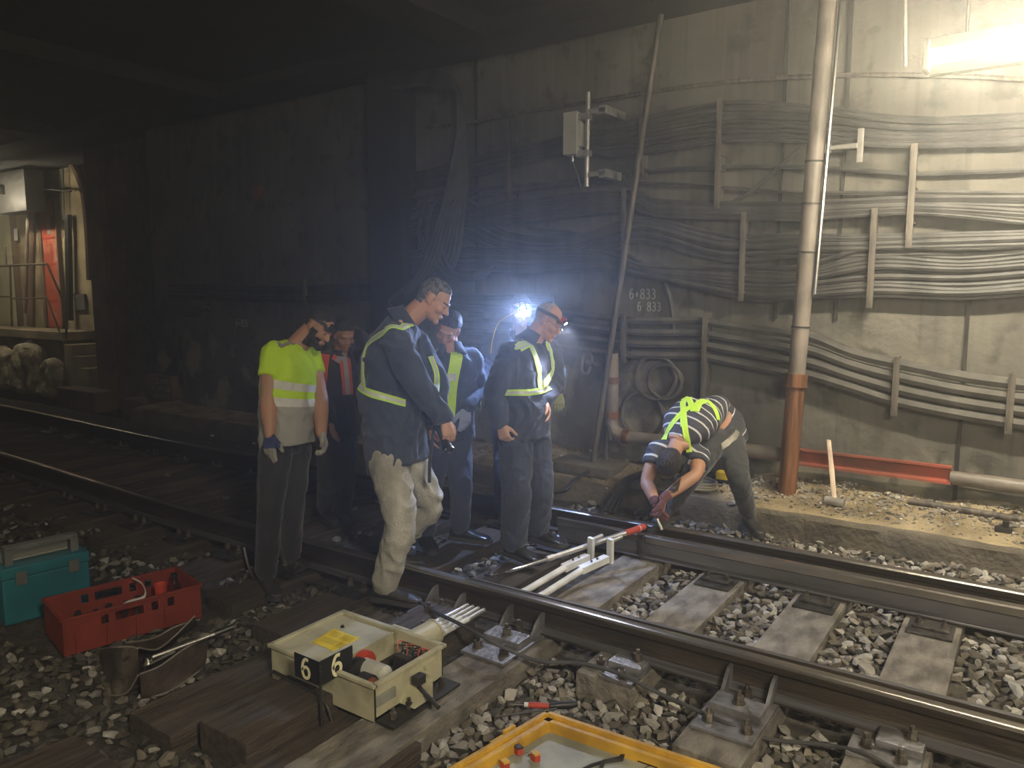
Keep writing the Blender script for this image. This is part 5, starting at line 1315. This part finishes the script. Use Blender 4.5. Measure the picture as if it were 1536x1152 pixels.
    def garment_attr(s, me):
        at = me.attributes.new('garment', 'FLOAT_VECTOR', 'POINT'); L = (s.neck-s.pel).length
        data = []
        mid = s.mid
        # arc-length style height along the bent spine
        pts = [s.pel*(1-t)**2+mid*2*t*(1-t)+s.neck*t*t for t in [i/20 for i in range(-4, 24)]]
        for v in me.vertices:
            best = None
            for i in range(len(pts)-1):
                a = pts[i]; ab = pts[i+1]-a; f = max(0, min(1, (v.co-a).dot(ab)/ab.length_squared)); dd = (v.co-(a+ab*f)).length
                if best is None or dd < best[0]: best = (dd, (i+f-4)/20)
            q = v.co-s.pel
            data += [q.dot(s.side), q.dot(s.fr), best[1]*L]
        at.data.foreach_set('vector', data)
    def top(s, name, m, secs, sleeve=1.0, sr=(.075, .07, .062, .058, .05), amp=.006, freq=14, seed=1, voxel=.009, attr=False, collar=None, cut=None, sq=1.0):
        mb = MB(); mb.loft(s.torso_secs(secs), 28, power=2.25)
        for S in 'RL':
            sh = getattr(s, 'sh'+S); el = getattr(s, 'el'+S); wr = getattr(s, 'wr'+S)
            if sleeve >= .99:
                limb(mb, [sh, sh.lerp(el, .5), el, el.lerp(wr, .5), el.lerp(wr, .93)], list(sr))
            else:
                e = sh.lerp(el, sleeve); mb.tube([sh-(el-sh).normalized()*.0, sh.lerp(e, .5), e], [sr[0], sr[1], sr[2]], 20); mb.ell(sh, ((1, 0, 0), (0, 1, 0), (0, 0, 1)), (sr[0],)*3, 3)
            nb = s.neck.lerp(sh, .28)
            mb.tube([nb-s.up*.03, sh], [.062, sr[0]*.96], 18)
        me = remesh(mb, voxel, smooth=5)
        if amp: wrinkle(me, amp, freq, seed, squash=sq)
        if attr: s.garment_attr(me)
        o = link(me, name, m, s.r); s.top_bv = bvh_of(me); s.top_me = me; s.top_o = o
        if collar:
            mb = MB(); hb = s.H-s.fz*.055-s.fy*.02; ax = (hb-s.neck).normalized(); c = s.neck+ax*.0
            u = s.side; w = ax.cross(u).normalized(); u = w.cross(ax)
            vs = []; fs = []; n = 28
            for i in range(n+1):
                a = math.radians(-60)+i/n*math.radians(300)+math.pi/2+math.radians(0)
                a = math.pi*.5+math.radians(25)+i/n*math.radians(310)
                ff = s.fr; f2 = (ff-ax*ff.dot(ax)).normalized(); s2 = ax.cross(f2)
                d_ = f2*math.cos(a-math.pi/2)+s2*math.sin(a-math.pi/2)
                for r_, h in ((.066, -.03), (.069, .02), (.072, .045), (.079, .043), (.092, .0), (.112, -.045)): vs.append(c+d_*r_+ax*h)
            for i in range(n):
                for j in range(5): a_ = i*6+j; fs.append((a_, a_+1, a_+7, a_+6))
            nv = len(vs); mb.add(vs, fs); o2 = mb.build('collar', m if not isinstance(collar, str) else M[collar], o)
            sl = o2.modifiers.new('t', 'SOLIDIFY'); sl.thickness = .004
        return o
    def bottoms(s, name, m, rs=(.105, .095, .08, .075, .07), amp=.006, seed=2, end=.93, voxel=.009, hip=(.18, .125), waist=.2, cuff=None, freq=11, sq=.8):
        mb = MB()
        mb.loft(s.torso_secs([(-.14, hip[0]*.55, hip[1]*.7, -.01), (-.05, hip[0]*.95, hip[1]*.98, -.01), (.05, hip[0], hip[1], -.01), (waist, hip[0]*.92, hip[1]*.95, 0)]), 24)
        for S in 'RL':
            hp = getattr(s, 'hip'+S); kn = getattr(s, 'kn'+S); an = getattr(s, 'an'+S)
            e = kn.lerp(an, end)
            limb(mb, [hp, hp.lerp(kn, .5), kn, kn.lerp(e, .5), e], list(rs))
        me = remesh(mb, voxel, smooth=4)
        if amp: wrinkle(me, amp, freq, seed, squash=sq)
        o = link(me, name, m, s.r); s.leg_bv = bvh_of(me); s.leg_me = me; return o
    def glove(s, S, spec, m, m2=None, cuff=.05, label=None):
        wr = getattr(s, 'wr'+S); el = getattr(s, 'el'+S); mb = MB(); sp = dict(spec); hand(mb, wr, inflate=.0035, **sp)
        d = (el-wr).normalized(); mb.tube([wr-d*.01, wr+d*cuff*.5, wr+d*cuff], [.031, .035, .038], 16)
        me = remesh(mb, .0045, smooth=1)
        mats_ = [M[m]]+([M[m2]] if m2 else [])
        o = link(me, 'glove', mats_, s.r)
        if m2:
            dd = V(spec['d']).normalized(); n = V(spec['n']).normalized()
            for p in me.polygons:
                q = p.center-wr; p.material_index = 1 if (q.dot(dd) > .088 and q.dot(dd)+.0 > 0) or (q.dot(n) > .004 and q.dot(dd) > .01) else 0
        if label: o['label'] = label
        return o
    def headband(s, m='strap', tiltz=.06, lampm='black', lens=None, off=.012, lamp_label=None):
        P = []
        for i in range(33):
            a = i/32*2*math.pi; P.append(s.H+(s.fx*math.sin(a)*.10+s.fy*(math.cos(a)*.12)+s.fz*(tiltz+.012*math.cos(a)-.012))*s.hk)
        o = ribbon(P, s.bv, .024, 'headlamp_strap', M[m], s.r, off=off*.8, sub=2, cast=False)
        c = s.H+(s.fy*.098+s.fz*(tiltz+.004))*s.hk
        h = s.bv.ray_cast(s.H+s.fz*tiltz+s.fy*.3, -s.fy)
        if h[0]: c = h[0]+s.fy*.012
        part(MB().obox(c, (s.fx, s.fy, s.fz), (.030, .012, .019), .006), 'headlamp_housing', M[lampm], s.r)
        lo_ = part(MB().cyl(c+s.fy*.010-s.fz*.004, c+s.fy*.026-s.fz*.010, .016, n=16), 'headlamp_barrel', M['black'], s.r)
        part(MB().cyl(c+s.fy*.0255-s.fz*.0098, c+s.fy*.0285-s.fz*.011, .013, n=16), 'headlamp_lens', lens or M['chrome'], s.r)
        return c
    def check(s, tagn):
        L = lambda a, b: round((a-b).length, 2)
        print('PERSON', tagn, 'uarm', L(s.shR, s.elR), L(s.shL, s.elL), 'farm', L(s.elR, s.wrR), L(s.elL, s.wrL), 'thigh', L(s.hipR, s.knR), L(s.hipL, s.knL), 'shin', L(s.knR, s.anR), L(s.knL, s.anL), 'spine', L(s.pel, s.neck), 'shw', L(s.shR, s.shL), 'an z', round(s.anR.z, 2), round(s.anL.z, 2), 'an', [round(q, 2) for q in s.anR], [round(q, 2) for q in s.anL])
def setj(s, **k):
    for n, v in k.items(): setattr(s, n, s.p(*v))
# ---- 1: hi-vis tee worker -------------------------------------------------
s = Person('bearded person in a yellow hi-vis T-shirt and black trousers, leftmost of the group, looking down', PZ(425, 880, -.26), 4.85)
s.fwd = cv(.9, 0, .35)
setj(s, pel=(428, 660), mid=(418, 585), neck=(446, 514), shR=(412, 531, -.12), shL=(460, 529, .2), elR=(403, 596, -.16), wrR=(405, 651, -.2), elL=(479, 592, .12), wrL=(482, 650, -.02),
     hipR=(414, 672, -.08), hipL=(443, 672, .09), knR=(405, 763, -.13), anR=(399, 863, -.06), knL=(438, 758, .04), anL=(436, 834, .22))
s.frame(); s.set_head(s.p(478, 491, .0), cv(.72, -.60, .33), cv(.62, .77, .1))
g1R = dict(d=cv(.0, -1, .1), n=cv(.3, 0, -.95), s=cv(.9, 0, .2), curl=(.12, .2, .3, .35), thumb=.35)
g1L = dict(d=cv(.35, -.9, .3), n=cv(-.8, -.1, .4), s=cv(.2, .1, .9), curl=(.4, .5, .55, .6), thumb=.4)
s.body(M['skinA'], handspec={'R': g1R, 'L': g1L}, k=1.05, armk=1.24, neckr=.066, jaw=1.08); s.eyes()
s.face_hair(M['hairdark'], hairline=.052, back=-.03, beard=True, thick=.009)
tee = attr_bands('tee_fabric', [(.375, 3, (.55, .80, .02)), (.322, .375, (.66, .65, .60)), (.270, .322, (.55, .80, .02)), (.215, .270, (.66, .65, .60))], (.36, .345, .31))
s.top('t_shirt', tee, [(-.06, .185, .150, .01), (.1, .178, .155, .02), (.3, .180, .155, .03), (.5, .188, .145, .02), (.7, .198, .135, .01), (.84, .19, .12, 0), (.94, .13, .085, -.01), (.985, .085, .065, 0)], sleeve=.52, sr=(.082, .080, .080), amp=.012, freq=8, seed=3, attr=True)
ribbon([s.p(424, 497, -.2), s.p(430, 504, -.25), s.p(437, 514, -.3), s.p(442, 517, -.3)], s.top_bv, .022, 'shoulder_tape', M['greytape'], s.top_o)
s.bottoms('trousers', M['darkcloth'], rs=(.105, .095, .078, .072, .068), end=.95, hip=(.17, .13))
s.glove('R', g1R, 'gloveblue', 'glovepale', label='navy glove with pale fingertips'); s.glove('L', g1L, 'glovepale', label='pale leather palm glove')
so = shoe(s.r, s.anR, cv(.55, 0, .8), s.anR.z-.09); shoe(s.r, s.anL, cv(.9, 0, .25), s.anL.z-.09)
s.headband(); s.check('1')
# ---- 2: tall man, dark jacket and pale jeans ---------------------------------
s = Person('tall greying person in a dark jacket and pale washed jeans, holding a torch', PZ(590, 905, -.2), 4.52)
s.fwd = cv(.95, 0, .05)
setj(s, pel=(590, 672), mid=(566, 585), neck=(606, 480), shR=(592, 512, -.2), shL=(618, 508, .2), elR=(632, 588, -.24), wrR=(667, 630, -.12), elL=(655, 578, .12), wrL=(652, 630, .06),
     hipR=(584, 688, -.1), hipL=(612, 688, .1), knR=(601, 785, -.14), anR=(577, 880, -.06), knL=(643, 758, .22), anL=(582, 832, .5))
s.frame(); s.set_head(s.p(651, 450, 0), cv(.80, -.58, .12), cv(.58, .80, .05))
h2R = dict(d=cv(.28, -.93, .1), n=cv(-.45, -.1, -.85), s=cv(.9, .2, -.1), curl=(.5, .6, .6, .65), thumb=.7)
h2L = dict(d=cv(.25, -.93, -.1), n=cv(.75, .1, .6), s=cv(.1, .1, .95), curl=(.5, .6, .65, .7), thumb=.6)
s.body(M['skinB'], voxel=.0055, handspec={'R': h2R, 'L': h2L}, k=1.08, belly=.03, neckr=.064); s.eyes()
s.face_hair(M['hairgrey'], hairline=.06, back=-.06, thick=.009)
s.top('jacket', M['navy2'], [(-.14, .205, .165, .01), (.0, .205, .165, .02), (.2, .20, .17, .03), (.45, .205, .165, .01), (.68, .215, .15, -.01), (.84, .19, .125, -.015), (.94, .135, .10, -.015), (.985, .10, .09, -.01)], sr=(.088, .082, .074, .07, .055), amp=.017, freq=7.5, seed=11, collar=True)
ribbon([s.p(618, 486, -.3), s.p(610, 472, -.3), s.p(597, 465, -.3), s.p(579, 468, -.3), s.p(559, 492, -.3), s.p(547, 527, -.2), s.p(544, 560, -.2), s.p(547, 584, -.2)], s.top_bv, .04, 'harness_strap', M['limeband'], s.top_o, stripe=M['reflect'])
ribbon([s.p(540, 578, .1), s.p(547, 586, -.3), s.p(576, 596, -.4), s.p(608, 605, -.4)], s.top_bv, .045, 'harness_belt', M['limeband'], s.top_o, stripe=M['reflect'])
ribbon([s.p(646, 535, -.1), s.p(655, 560, -.0), s.p(655, 585, -.0)], s.top_bv, .035, 'harness_front', M['limeband'], s.top_o, stripe=M['reflect'])
s.bottoms('jeans', M['jeans'], rs=(.118, .108, .088, .082, .076), end=.93, amp=.013, seed=7, hip=(.185, .145), freq=9)
shoe(s.r, s.anR, cv(.93, 0, .3), s.anR.z-.085, size=1.1); shoe(s.r, s.anL, cv(.95, 0, -.1), s.anL.z-.085, size=1.05)
s.check('2')
tf = root('torch', s.p(662, 660, -.1), 'black hand torch with a bright steel rim held by the tall man', 'torch')
a = s.p(656, 638, -.08); b_ = s.p(668, 664, -.12); c_ = s.p(676, 672, -.14)
ax = (b_-a).normalized()
part(MB().cyl(a-ax*.03, b_, .021, n=18), 'torch_body', M['black'], tf)
part(MB().tube([b_-ax*.01, b_+ax*.02, b_+ax*.05], [.022, .030, .034], 20), 'torch_head', M['black'], tf)
part(MB().lathe(b_+ax*.045, ax, [(.036, 0), (.037, .008), (.033, .008), (.033, 0)], 24), 'rim', M['chrome'], tf)
part(MB().tube(smooth_path([a-ax*.02, s.p(650, 650, -.05), s.p(645, 690, -.1), s.p(644, 724, -.1)], 5), [.012]*16, 4), 'wrist_strap', M['strap'], tf)
# ---- 3: orange-red vest, behind --------------------------------------------
s = Person('person in dark coverall and orange-red vest, one arm raised, behind the hi-vis worker', PZ(505, 778, -.2), 6.05)
s.fwd = cv(.55, 0, .8)
setj(s, pel=(505, 645), mid=(500, 590), neck=(512, 530), shR=(487, 541, -.08), shL=(536, 538, .1), elR=(483, 592, -.1), wrR=(497, 632, -.25), elL=(552, 520, .0), wrL=(532, 498, .1),
     hipR=(494, 652, -.05), hipL=(516, 652, .08), knR=(492, 715, -.15), anR=(488, 762, .0), knL=(519, 712, -.1), anL=(514, 764, .08))
s.frame(); s.set_head(s.p(516, 500, -.08), cv(.45, -.6, .6), cv(.3, .75, .6))
h3L = dict(d=cv(-.75, .35, .2), n=cv(-.3, -.7, .3), s=cv(-.2, .3, .9), curl=(.4, .45, .5, .5)); h3R = dict(d=cv(.1, -1, 0), n=cv(.9, 0, 0), s=cv(.1, 0, .9))
s.body(M['skinC'], handspec={'R': h3R, 'L': h3L}); s.face_hair(M['hairdark'])
s.top('coverall_top', M['darkcloth'], [(-.1, .18, .14, .01), (.2, .175, .14, .01), (.5, .18, .135, .01), (.75, .195, .125, 0), (.9, .15, .10, 0), (.985, .095, .085, -.005)], sr=(.08, .075, .066, .062, .052), amp=.008, freq=10, seed=21, collar=True)
ribbon([s.p(514, 526, -.3), s.p(516, 540, -.4), s.p(519, 562, -.4), s.p(521, 592, -.4)], s.top_bv, .10, 'vest_panel', M['redvest'], s.top_o, off=.008, stripe=M['greytape'])
ribbon([s.p(488, 532, -.3), s.p(486, 550, -.4), s.p(484, 575, -.4), s.p(484, 595, -.4)], s.top_bv, .07, 'vest_panel', M['redvest'], s.top_o, off=.008)
s.bottoms('coverall_legs', M['darkcloth'], seed=22); s.glove('L', h3L, 'strap'); shoe(s.r, s.anR, cv(.5, 0, .8), s.anR.z-.085); shoe(s.r, s.anL, cv(.5, 0, .8), s.anL.z-.085); s.check('3')
# ---- 4: crouched head behind the tall man ------------------------------------
s = Person('dark haired person with light blue glove and hi-vis strip, bowing behind the tall one', PZ(665, 820, -.19), 5.45)
s.fwd = cv(.0, 0, 1)
setj(s, pel=(674, 645), mid=(674, 585), neck=(676, 524, -.1), shR=(651, 540, -.02), shL=(708, 538, .0), elR=(641, 592, .0), wrR=(646, 640, -.1), elL=(716, 583, .02), wrL=(699, 612, -.18),
     hipR=(661, 655, .0), hipL=(686, 655, .03), knR=(646, 730, -.1), anR=(638, 800, .0), knL=(691, 728, -.08), anL=(690, 792, .05))
s.frame(); s.set_head(s.p(673, 492, -.14), cv(-.22, -.66, .68), cv(.2, .68, .64))
h4L = dict(d=cv(-.05, -1, .1), n=cv(-.5, 0, -.8), s=cv(-.8, 0, .4), curl=(.2, .3, .35, .4)); h4R = dict(d=cv(.1, -1, 0), n=cv(.9, 0, 0), s=cv(.1, 0, .9))
s.body(M['skinB'], handspec={'R': h4R, 'L': h4L}); s.eyes(); s.face_hair(M['hairdark'], hairline=.045, thick=.012)
s.top('coverall_top', M['navy'], [(-.1, .18, .14, .01), (.2, .175, .14, .01), (.5, .18, .135, .01), (.75, .20, .125, 0), (.9, .15, .10, 0), (.985, .095, .085, -.005)], sr=(.08, .075, .066, .062, .052), amp=.008, freq=10, seed=31, collar=True)
ribbon([s.p(686, 503, -.3), s.p(687, 520, -.4), s.p(683, 545, -.4), s.p(677, 575, -.4), s.p(675, 600, -.4), s.p(673, 625, -.4)], s.top_bv, .085, 'vest_panel', M['lime'], s.top_o, off=.008)
ribbon([s.p(672, 565, -.4), s.p(677, 566, -.4), s.p(683, 566, -.4)], s.top_bv, .05, 'vest_tape', M['reflect'], s.top_o, off=.012)
s.bottoms('coverall_legs', M['navy'], seed=32)
s.glove('L', h4L, 'glovelight', label='light blue work glove')
shoe(s.r, s.anR, cv(.35, 0, .9), s.anR.z-.085, m='shoeblack', size=1.05); shoe(s.r, s.anL, cv(.93, 0, .35), s.anL.z-.085, m='shoeblack', size=1.08); s.check('4')
# ---- 5: bald man, navy coverall -------------------------------------------------
s = Person('balding person with glasses and a red headlamp in a navy coverall with a lime harness', PZ(790, 828, -.18), 5.15)
s.fwd = cv(.75, 0, .6)
setj(s, pel=(786, 648), mid=(778, 585), neck=(799, 510), shR=(768, 530, -.12), shL=(823, 527, .18), elR=(743, 590, -.17), wrR=(751, 636, -.22), elL=(833, 567, .16), wrL=(817, 600, -.05),
     hipR=(773, 660, -.07), hipL=(801, 660, .09), knR=(775, 738, -.13), anR=(770, 816, -.04), knL=(809, 732, .03), anL=(805, 794, .16))
s.frame(); s.set_head(s.p(822, 482, 0), cv(.76, -.52, .33), cv(.48, .87, .1))
h5R = dict(d=cv(.28, -.95, .1), n=cv(.4, 0, -.9), s=cv(.9, .2, .3), curl=(.6, .7, .75, .8), thumb=.6)
h5L = dict(d=cv(.25, -.96, .1), n=cv(-.6, 0, .2), s=cv(.3, 0, .9), curl=(.35, .45, .5, .55), thumb=.5)
s.body(M['skinB'], voxel=.0055, handspec={'R': h5R, 'L': h5L}, k=1.05, neckr=.064, belly=.02); s.eyes()
s.face_hair(M['hairpale'], hairline=.05, back=-.045, thick=.004, curly=.6, recede=.02)
s.top('coverall_top', M['navy'], [(-.08, .19, .15, .01), (.1, .185, .15, .02), (.3, .188, .15, .03), (.5, .195, .148, .01), (.72, .205, .135, 0), (.86, .18, .12, -.01), (.94, .13, .09, -.01), (.985, .10, .088, -.008)], sr=(.088, .083, .073, .066, .054), amp=.014, freq=8, seed=41, collar=True)
for nm, P in (('harness_strap', [(781, 497), (787, 506), (799, 527), (807, 552), (809, 584)]), ('harness_strap', [(817, 506), (821, 518), (826, 538), (827, 558), (818, 573), (816, 584)]), ('harness_belt', [(758, 588), (770, 589), (790, 589), (811, 586), (824, 582)])):
    ribbon([s.p(x, y, -.45) for x, y in P], s.top_bv, .042, nm, M['limeband'], s.top_o, off=.009, stripe=M['reflect'])
s.bottoms('coverall_legs', M['navy'], rs=(.115, .108, .095, .092, .088), seed=42, hip=(.18, .14), amp=.010)
shoe(s.r, s.anR, cv(.72, 0, .7), s.anR.z-.085, m='shoeblack', size=1.05); shoe(s.r, s.anL, cv(.8, 0, .6), s.anL.z-.085, m='shoeblack', size=1.05)
M['ledwhite'] = mat('led_white', (1, 1, 1), emit=(.9, .95, 1), estr=12)
c5 = s.headband(lampm='redplastic', lens=M['ledwhite']); s.check('5')
gl = MB()
for sg_ in (-1, 1):
    P = [s.H+s.fx*(sg_*.032+.021*math.cos(i/14*2*math.pi))+s.fy*.108+s.fz*(-.004+.016*math.sin(i/14*2*math.pi)) for i in range(15)]; gl.tube(P, .0016, 6, cap=False)
    gl.tube([s.H+s.fx*sg_*.053+s.fy*.107, s.H+s.fx*sg_*.078+s.fy*.09+s.fz*.003, s.H+s.fx*sg_*.082+s.fy*.0+s.fz*.012], .0016, 6)
gl.tube([s.H-s.fx*.011+s.fy*.11, s.H+s.fx*.011+s.fy*.11], .0016, 6)
part(gl, 'glasses', M['chrome'], s.r)
LED5 = (c5, s.fy.copy(), s.fz.copy())
# ---- 6: man with the bright headlamp behind him ------------------------------------
s = Person('person mostly hidden behind the balding man, wearing the dazzling blue-white headlamp and olive gloves', PZ(772, 790, -.18), 6.05)
s.fwd = cv(.15, 0, 1)
setj(s, pel=(772, 642), mid=(774, 580), neck=(779, 502, -.03), shR=(742, 517, 0), shL=(818, 515, 0), elR=(720, 562, -.16), wrR=(713, 584, -.36), elL=(838, 560, -.14), wrL=(837, 588, -.36),
     hipR=(760, 652, 0), hipL=(784, 652, 0), knR=(756, 712, -.1), anR=(754, 765, 0), knL=(786, 712, -.1), anL=(786, 765, 0))
s.frame(); s.set_head(s.p(781, 466, -.1), cv(.12, -.28, .95), cv(.03, .95, .3))
h6 = dict(d=cv(0, -1, .2), n=cv(.0, 0, -1), s=cv(.9, 0, 0), curl=(.3, .4, .45, .5)); h6L = dict(d=cv(0.05, -1, .2), n=cv(.0, 0, -1), s=cv(-.9, 0, 0), curl=(.4, .5, .5, .55))
s.body(M['skinA'], handspec={'R': h6, 'L': h6L}); s.eyes(); s.face_hair(M['hairdark'])
s.top('coverall_top', M['navy'], [(-.1, .18, .14, .01), (.2, .175, .14, .01), (.5, .18, .135, .01), (.75, .20, .125, 0), (.9, .15, .10, 0), (.985, .095, .085, -.005)], sr=(.08, .075, .066, .062, .052), amp=.008, freq=10, seed=51, collar=True)
s.bottoms('coverall_legs', M['navy'], seed=52)
s.glove('R', h6, 'gloveolive', label='olive work glove'); s.glove('L', h6L, 'gloveolive', label='olive work glove')
shoe(s.r, s.anR, cv(.1, 0, .9), s.anR.z-.085); shoe(s.r, s.anL, cv(.1, 0, .9), s.anL.z-.085)
M['ledblue'] = mat('led_dazzling', (1, 1, 1), emit=(.35, .55, 1), estr=1000)
c6 = s.headband(lens=M['ledblue'], tiltz=.055); s.check('6')
cdp = MB().tube(smooth_path([s.H+s.fx*-.06-s.fy*.02+s.fz*.03, s.p(752, 480, -.2), s.p(740, 505, -.22), s.p(736, 530, -.2)], 5), .004, 6)
part(cdp, 'headlamp_cord', M['orange'], s.r)
LED6 = (c6, s.fy.copy(), s.fz.copy())
# ---- 7: bending man by the kerb ----------------------------------------------------
s = Person('person in a striped T-shirt with a lime cross harness, bending down over the far rail', PZ(1125, 797, -.2), 5.85)
s.fwd = cv(-.25, -.9, .15)
setj(s, pel=(1085, 645, .1), mid=(1057, 587, .02), neck=(1014, 664, -.28), shR=(986, 676, -.22), shL=(1050, 684, -.22), elR=(970, 722, -.32), wrR=(984, 756, -.5), elL=(1043, 712, -.42), wrL=(995, 748, -.55),
     hipR=(1073, 662, -.03), hipL=(1094, 655, .12), knL=(1108, 716, -.28), anL=(1124, 776, -.17), knR=(1040, 708, -.25), anR=(1008, 762, -.12))
s.frame(); s.set_head(s.p(1004, 694, -.42), cv(-.25, -.93, -.25), cv(-.35, -.25, .9))
h7R = dict(d=cv(.1, -1, .1), n=cv(.8, 0, -.3), s=cv(.3, 0, .9), curl=(.6, .7, .7, .7)); h7L = dict(d=cv(-.15, -1, .1), n=cv(-.8, 0, -.3), s=cv(-.3, 0, .9), curl=(.5, .6, .7, .7))
s.body(M['skinA'], handspec={'R': h7R, 'L': h7L}, armk=1.08); s.face_hair(M['hairdark'], hairline=.04, back=-.055, thick=.013)
tee7 = attr_bands('striped_tee_fabric', [(.045*i-.1, .045*i-.092, (.60, .58, .55)) for i in range(18)], (.045, .045, .055))
s.top('t_shirt', tee7, [(-.24, .17, .125, -.01), (-.12, .175, .13, -.01), (.1, .175, .135, .0), (.35, .18, .135, .0), (.6, .19, .13, .0), (.8, .195, .12, 0), (.92, .14, .09, 0), (.985, .085, .07, 0)], sleeve=.5, sr=(.080, .078, .078), amp=.006, freq=9, seed=61, attr=True)
for P in ([(996, 660), (1004, 643), (1014, 629), (1028, 616), (1042, 608), (1060, 602)], [(1034, 678), (1031, 662), (1028, 648), (1026, 623), (1024, 602)], [(1018, 600), (1030, 597), (1046, 597), (1062, 603), (1073, 616), (1077, 630)]):
    ribbon([s.p(x, y, -.6) for x, y in P], s.top_bv, .042, 'harness_strap', M['limeband'], s.top_o, off=.006, stripe=M['lime'])
s.bottoms('trousers', M['track'], rs=(.112, .10, .08, .07, .06), end=.86, seed=62, hip=(.19, .155), waist=.3)
ribbon([s.p(1082, 670, -.5), s.p(1092, 663, -.5), s.p(1102, 655, -.4), s.p(1106, 646, -.3)], s.leg_bv, .05, 'pale_patch', M['glovepale'], s.r)
s.glove('R', h7R, 'glovemaroon', label='dark maroon work glove'); s.glove('L', h7L, 'glovemaroon', label='dark maroon work glove')
shoe(s.r, s.anL, cv(.1, 0, .95), s.anL.z-.085); shoe(s.r, s.anR, cv(-.6, 0, .6), s.anR.z-.085); s.check('7')
wt = s.wrR+(s.wrL-s.wrR)*.3
o = MB().tube([s.p(985, 778, -.55), s.p(993, 795, -.58)], .012, 10).build('hand_tool', M['galv']); tag(o, 'short bright tool held by the bending man over the far rail', 'tool')
# ------------------------------------------------------------------ light
r = lamp(lx0, 1.5, YL, lz_, 'bright fluorescent tube lamp at the upper right corner', 450)
for dx in (.2, 1.2): part(MB().cyl((lx0+dx, YL, lz_+.11), (lx0+dx, YL, CZ), .008), 'hanger', M['galv'], r)
r = lamp(1.2, 1.5, -.4, 3.1, 'tube lamp hung behind the viewer to the right', 900)
r = lamp(-5.5, 1.5, -1.7, 3.0, 'tube lamp on the near side wall left of the viewer', 60)  # fill lamp added out of view to brighten the left side
bl = PY(2, 286, 6.25)
r = lamp(bl.x-1.5, 1.5, 6.25, bl.z, 'fluorescent lamp at the left edge lighting the bay', 120)
def spot(led, energy, color, size, aim, blend=.6):
    ld = bpy.data.lights.new('headlamp_light', 'SPOT'); ld.energy = energy; ld.color = color; ld.spot_size = math.radians(size); ld.spot_blend = blend; ld.shadow_soft_size = .02
    lo = bpy.data.objects.new('headlamp_light', ld); col.objects.link(lo); p = led[0]+led[1]*.045-led[2]*.012; lo.location = p
    lo.rotation_euler = (V(aim)-p).to_track_quat('-Z', 'Y').to_euler(); return lo
if 'LED6' in globals():
    spot(LED6, 130, (.36, .52, 1), 140, PZ(880, 900, -.1))
    spot(LED5, 60, (.72, .78, 1), 85, PZ(800, 930, -.1))
w = bpy.data.worlds.new('world'); scn.world = w; w.use_nodes = True
w.node_tree.nodes['Background'].inputs[0].default_value = (0, 0, 0, 1); w.node_tree.nodes['Background'].inputs[1].default_value = .0
# haze filling the tunnel
HAZE = .026
N = w.node_tree.nodes
vsn = N.new('ShaderNodeVolumeScatter'); vsn.inputs['Density'].default_value = HAZE; vsn.inputs['Anisotropy'].default_value = .7; vsn.inputs['Color'].default_value = (.95, .93, .9, 1)
w.node_tree.links.new(vsn.outputs[0], [n for n in N if n.type == 'OUTPUT_WORLD'][0].inputs['Volume'])
scn.view_settings.view_transform = 'Standard'; scn.view_settings.look = 'None'; scn.view_settings.gamma = 1; scn.view_settings.exposure = 0; scn.view_settings.use_curve_mapping = False
for o in bpy.data.objects:
    if o.type == 'MESH' and o.data.shape_keys is None: pass
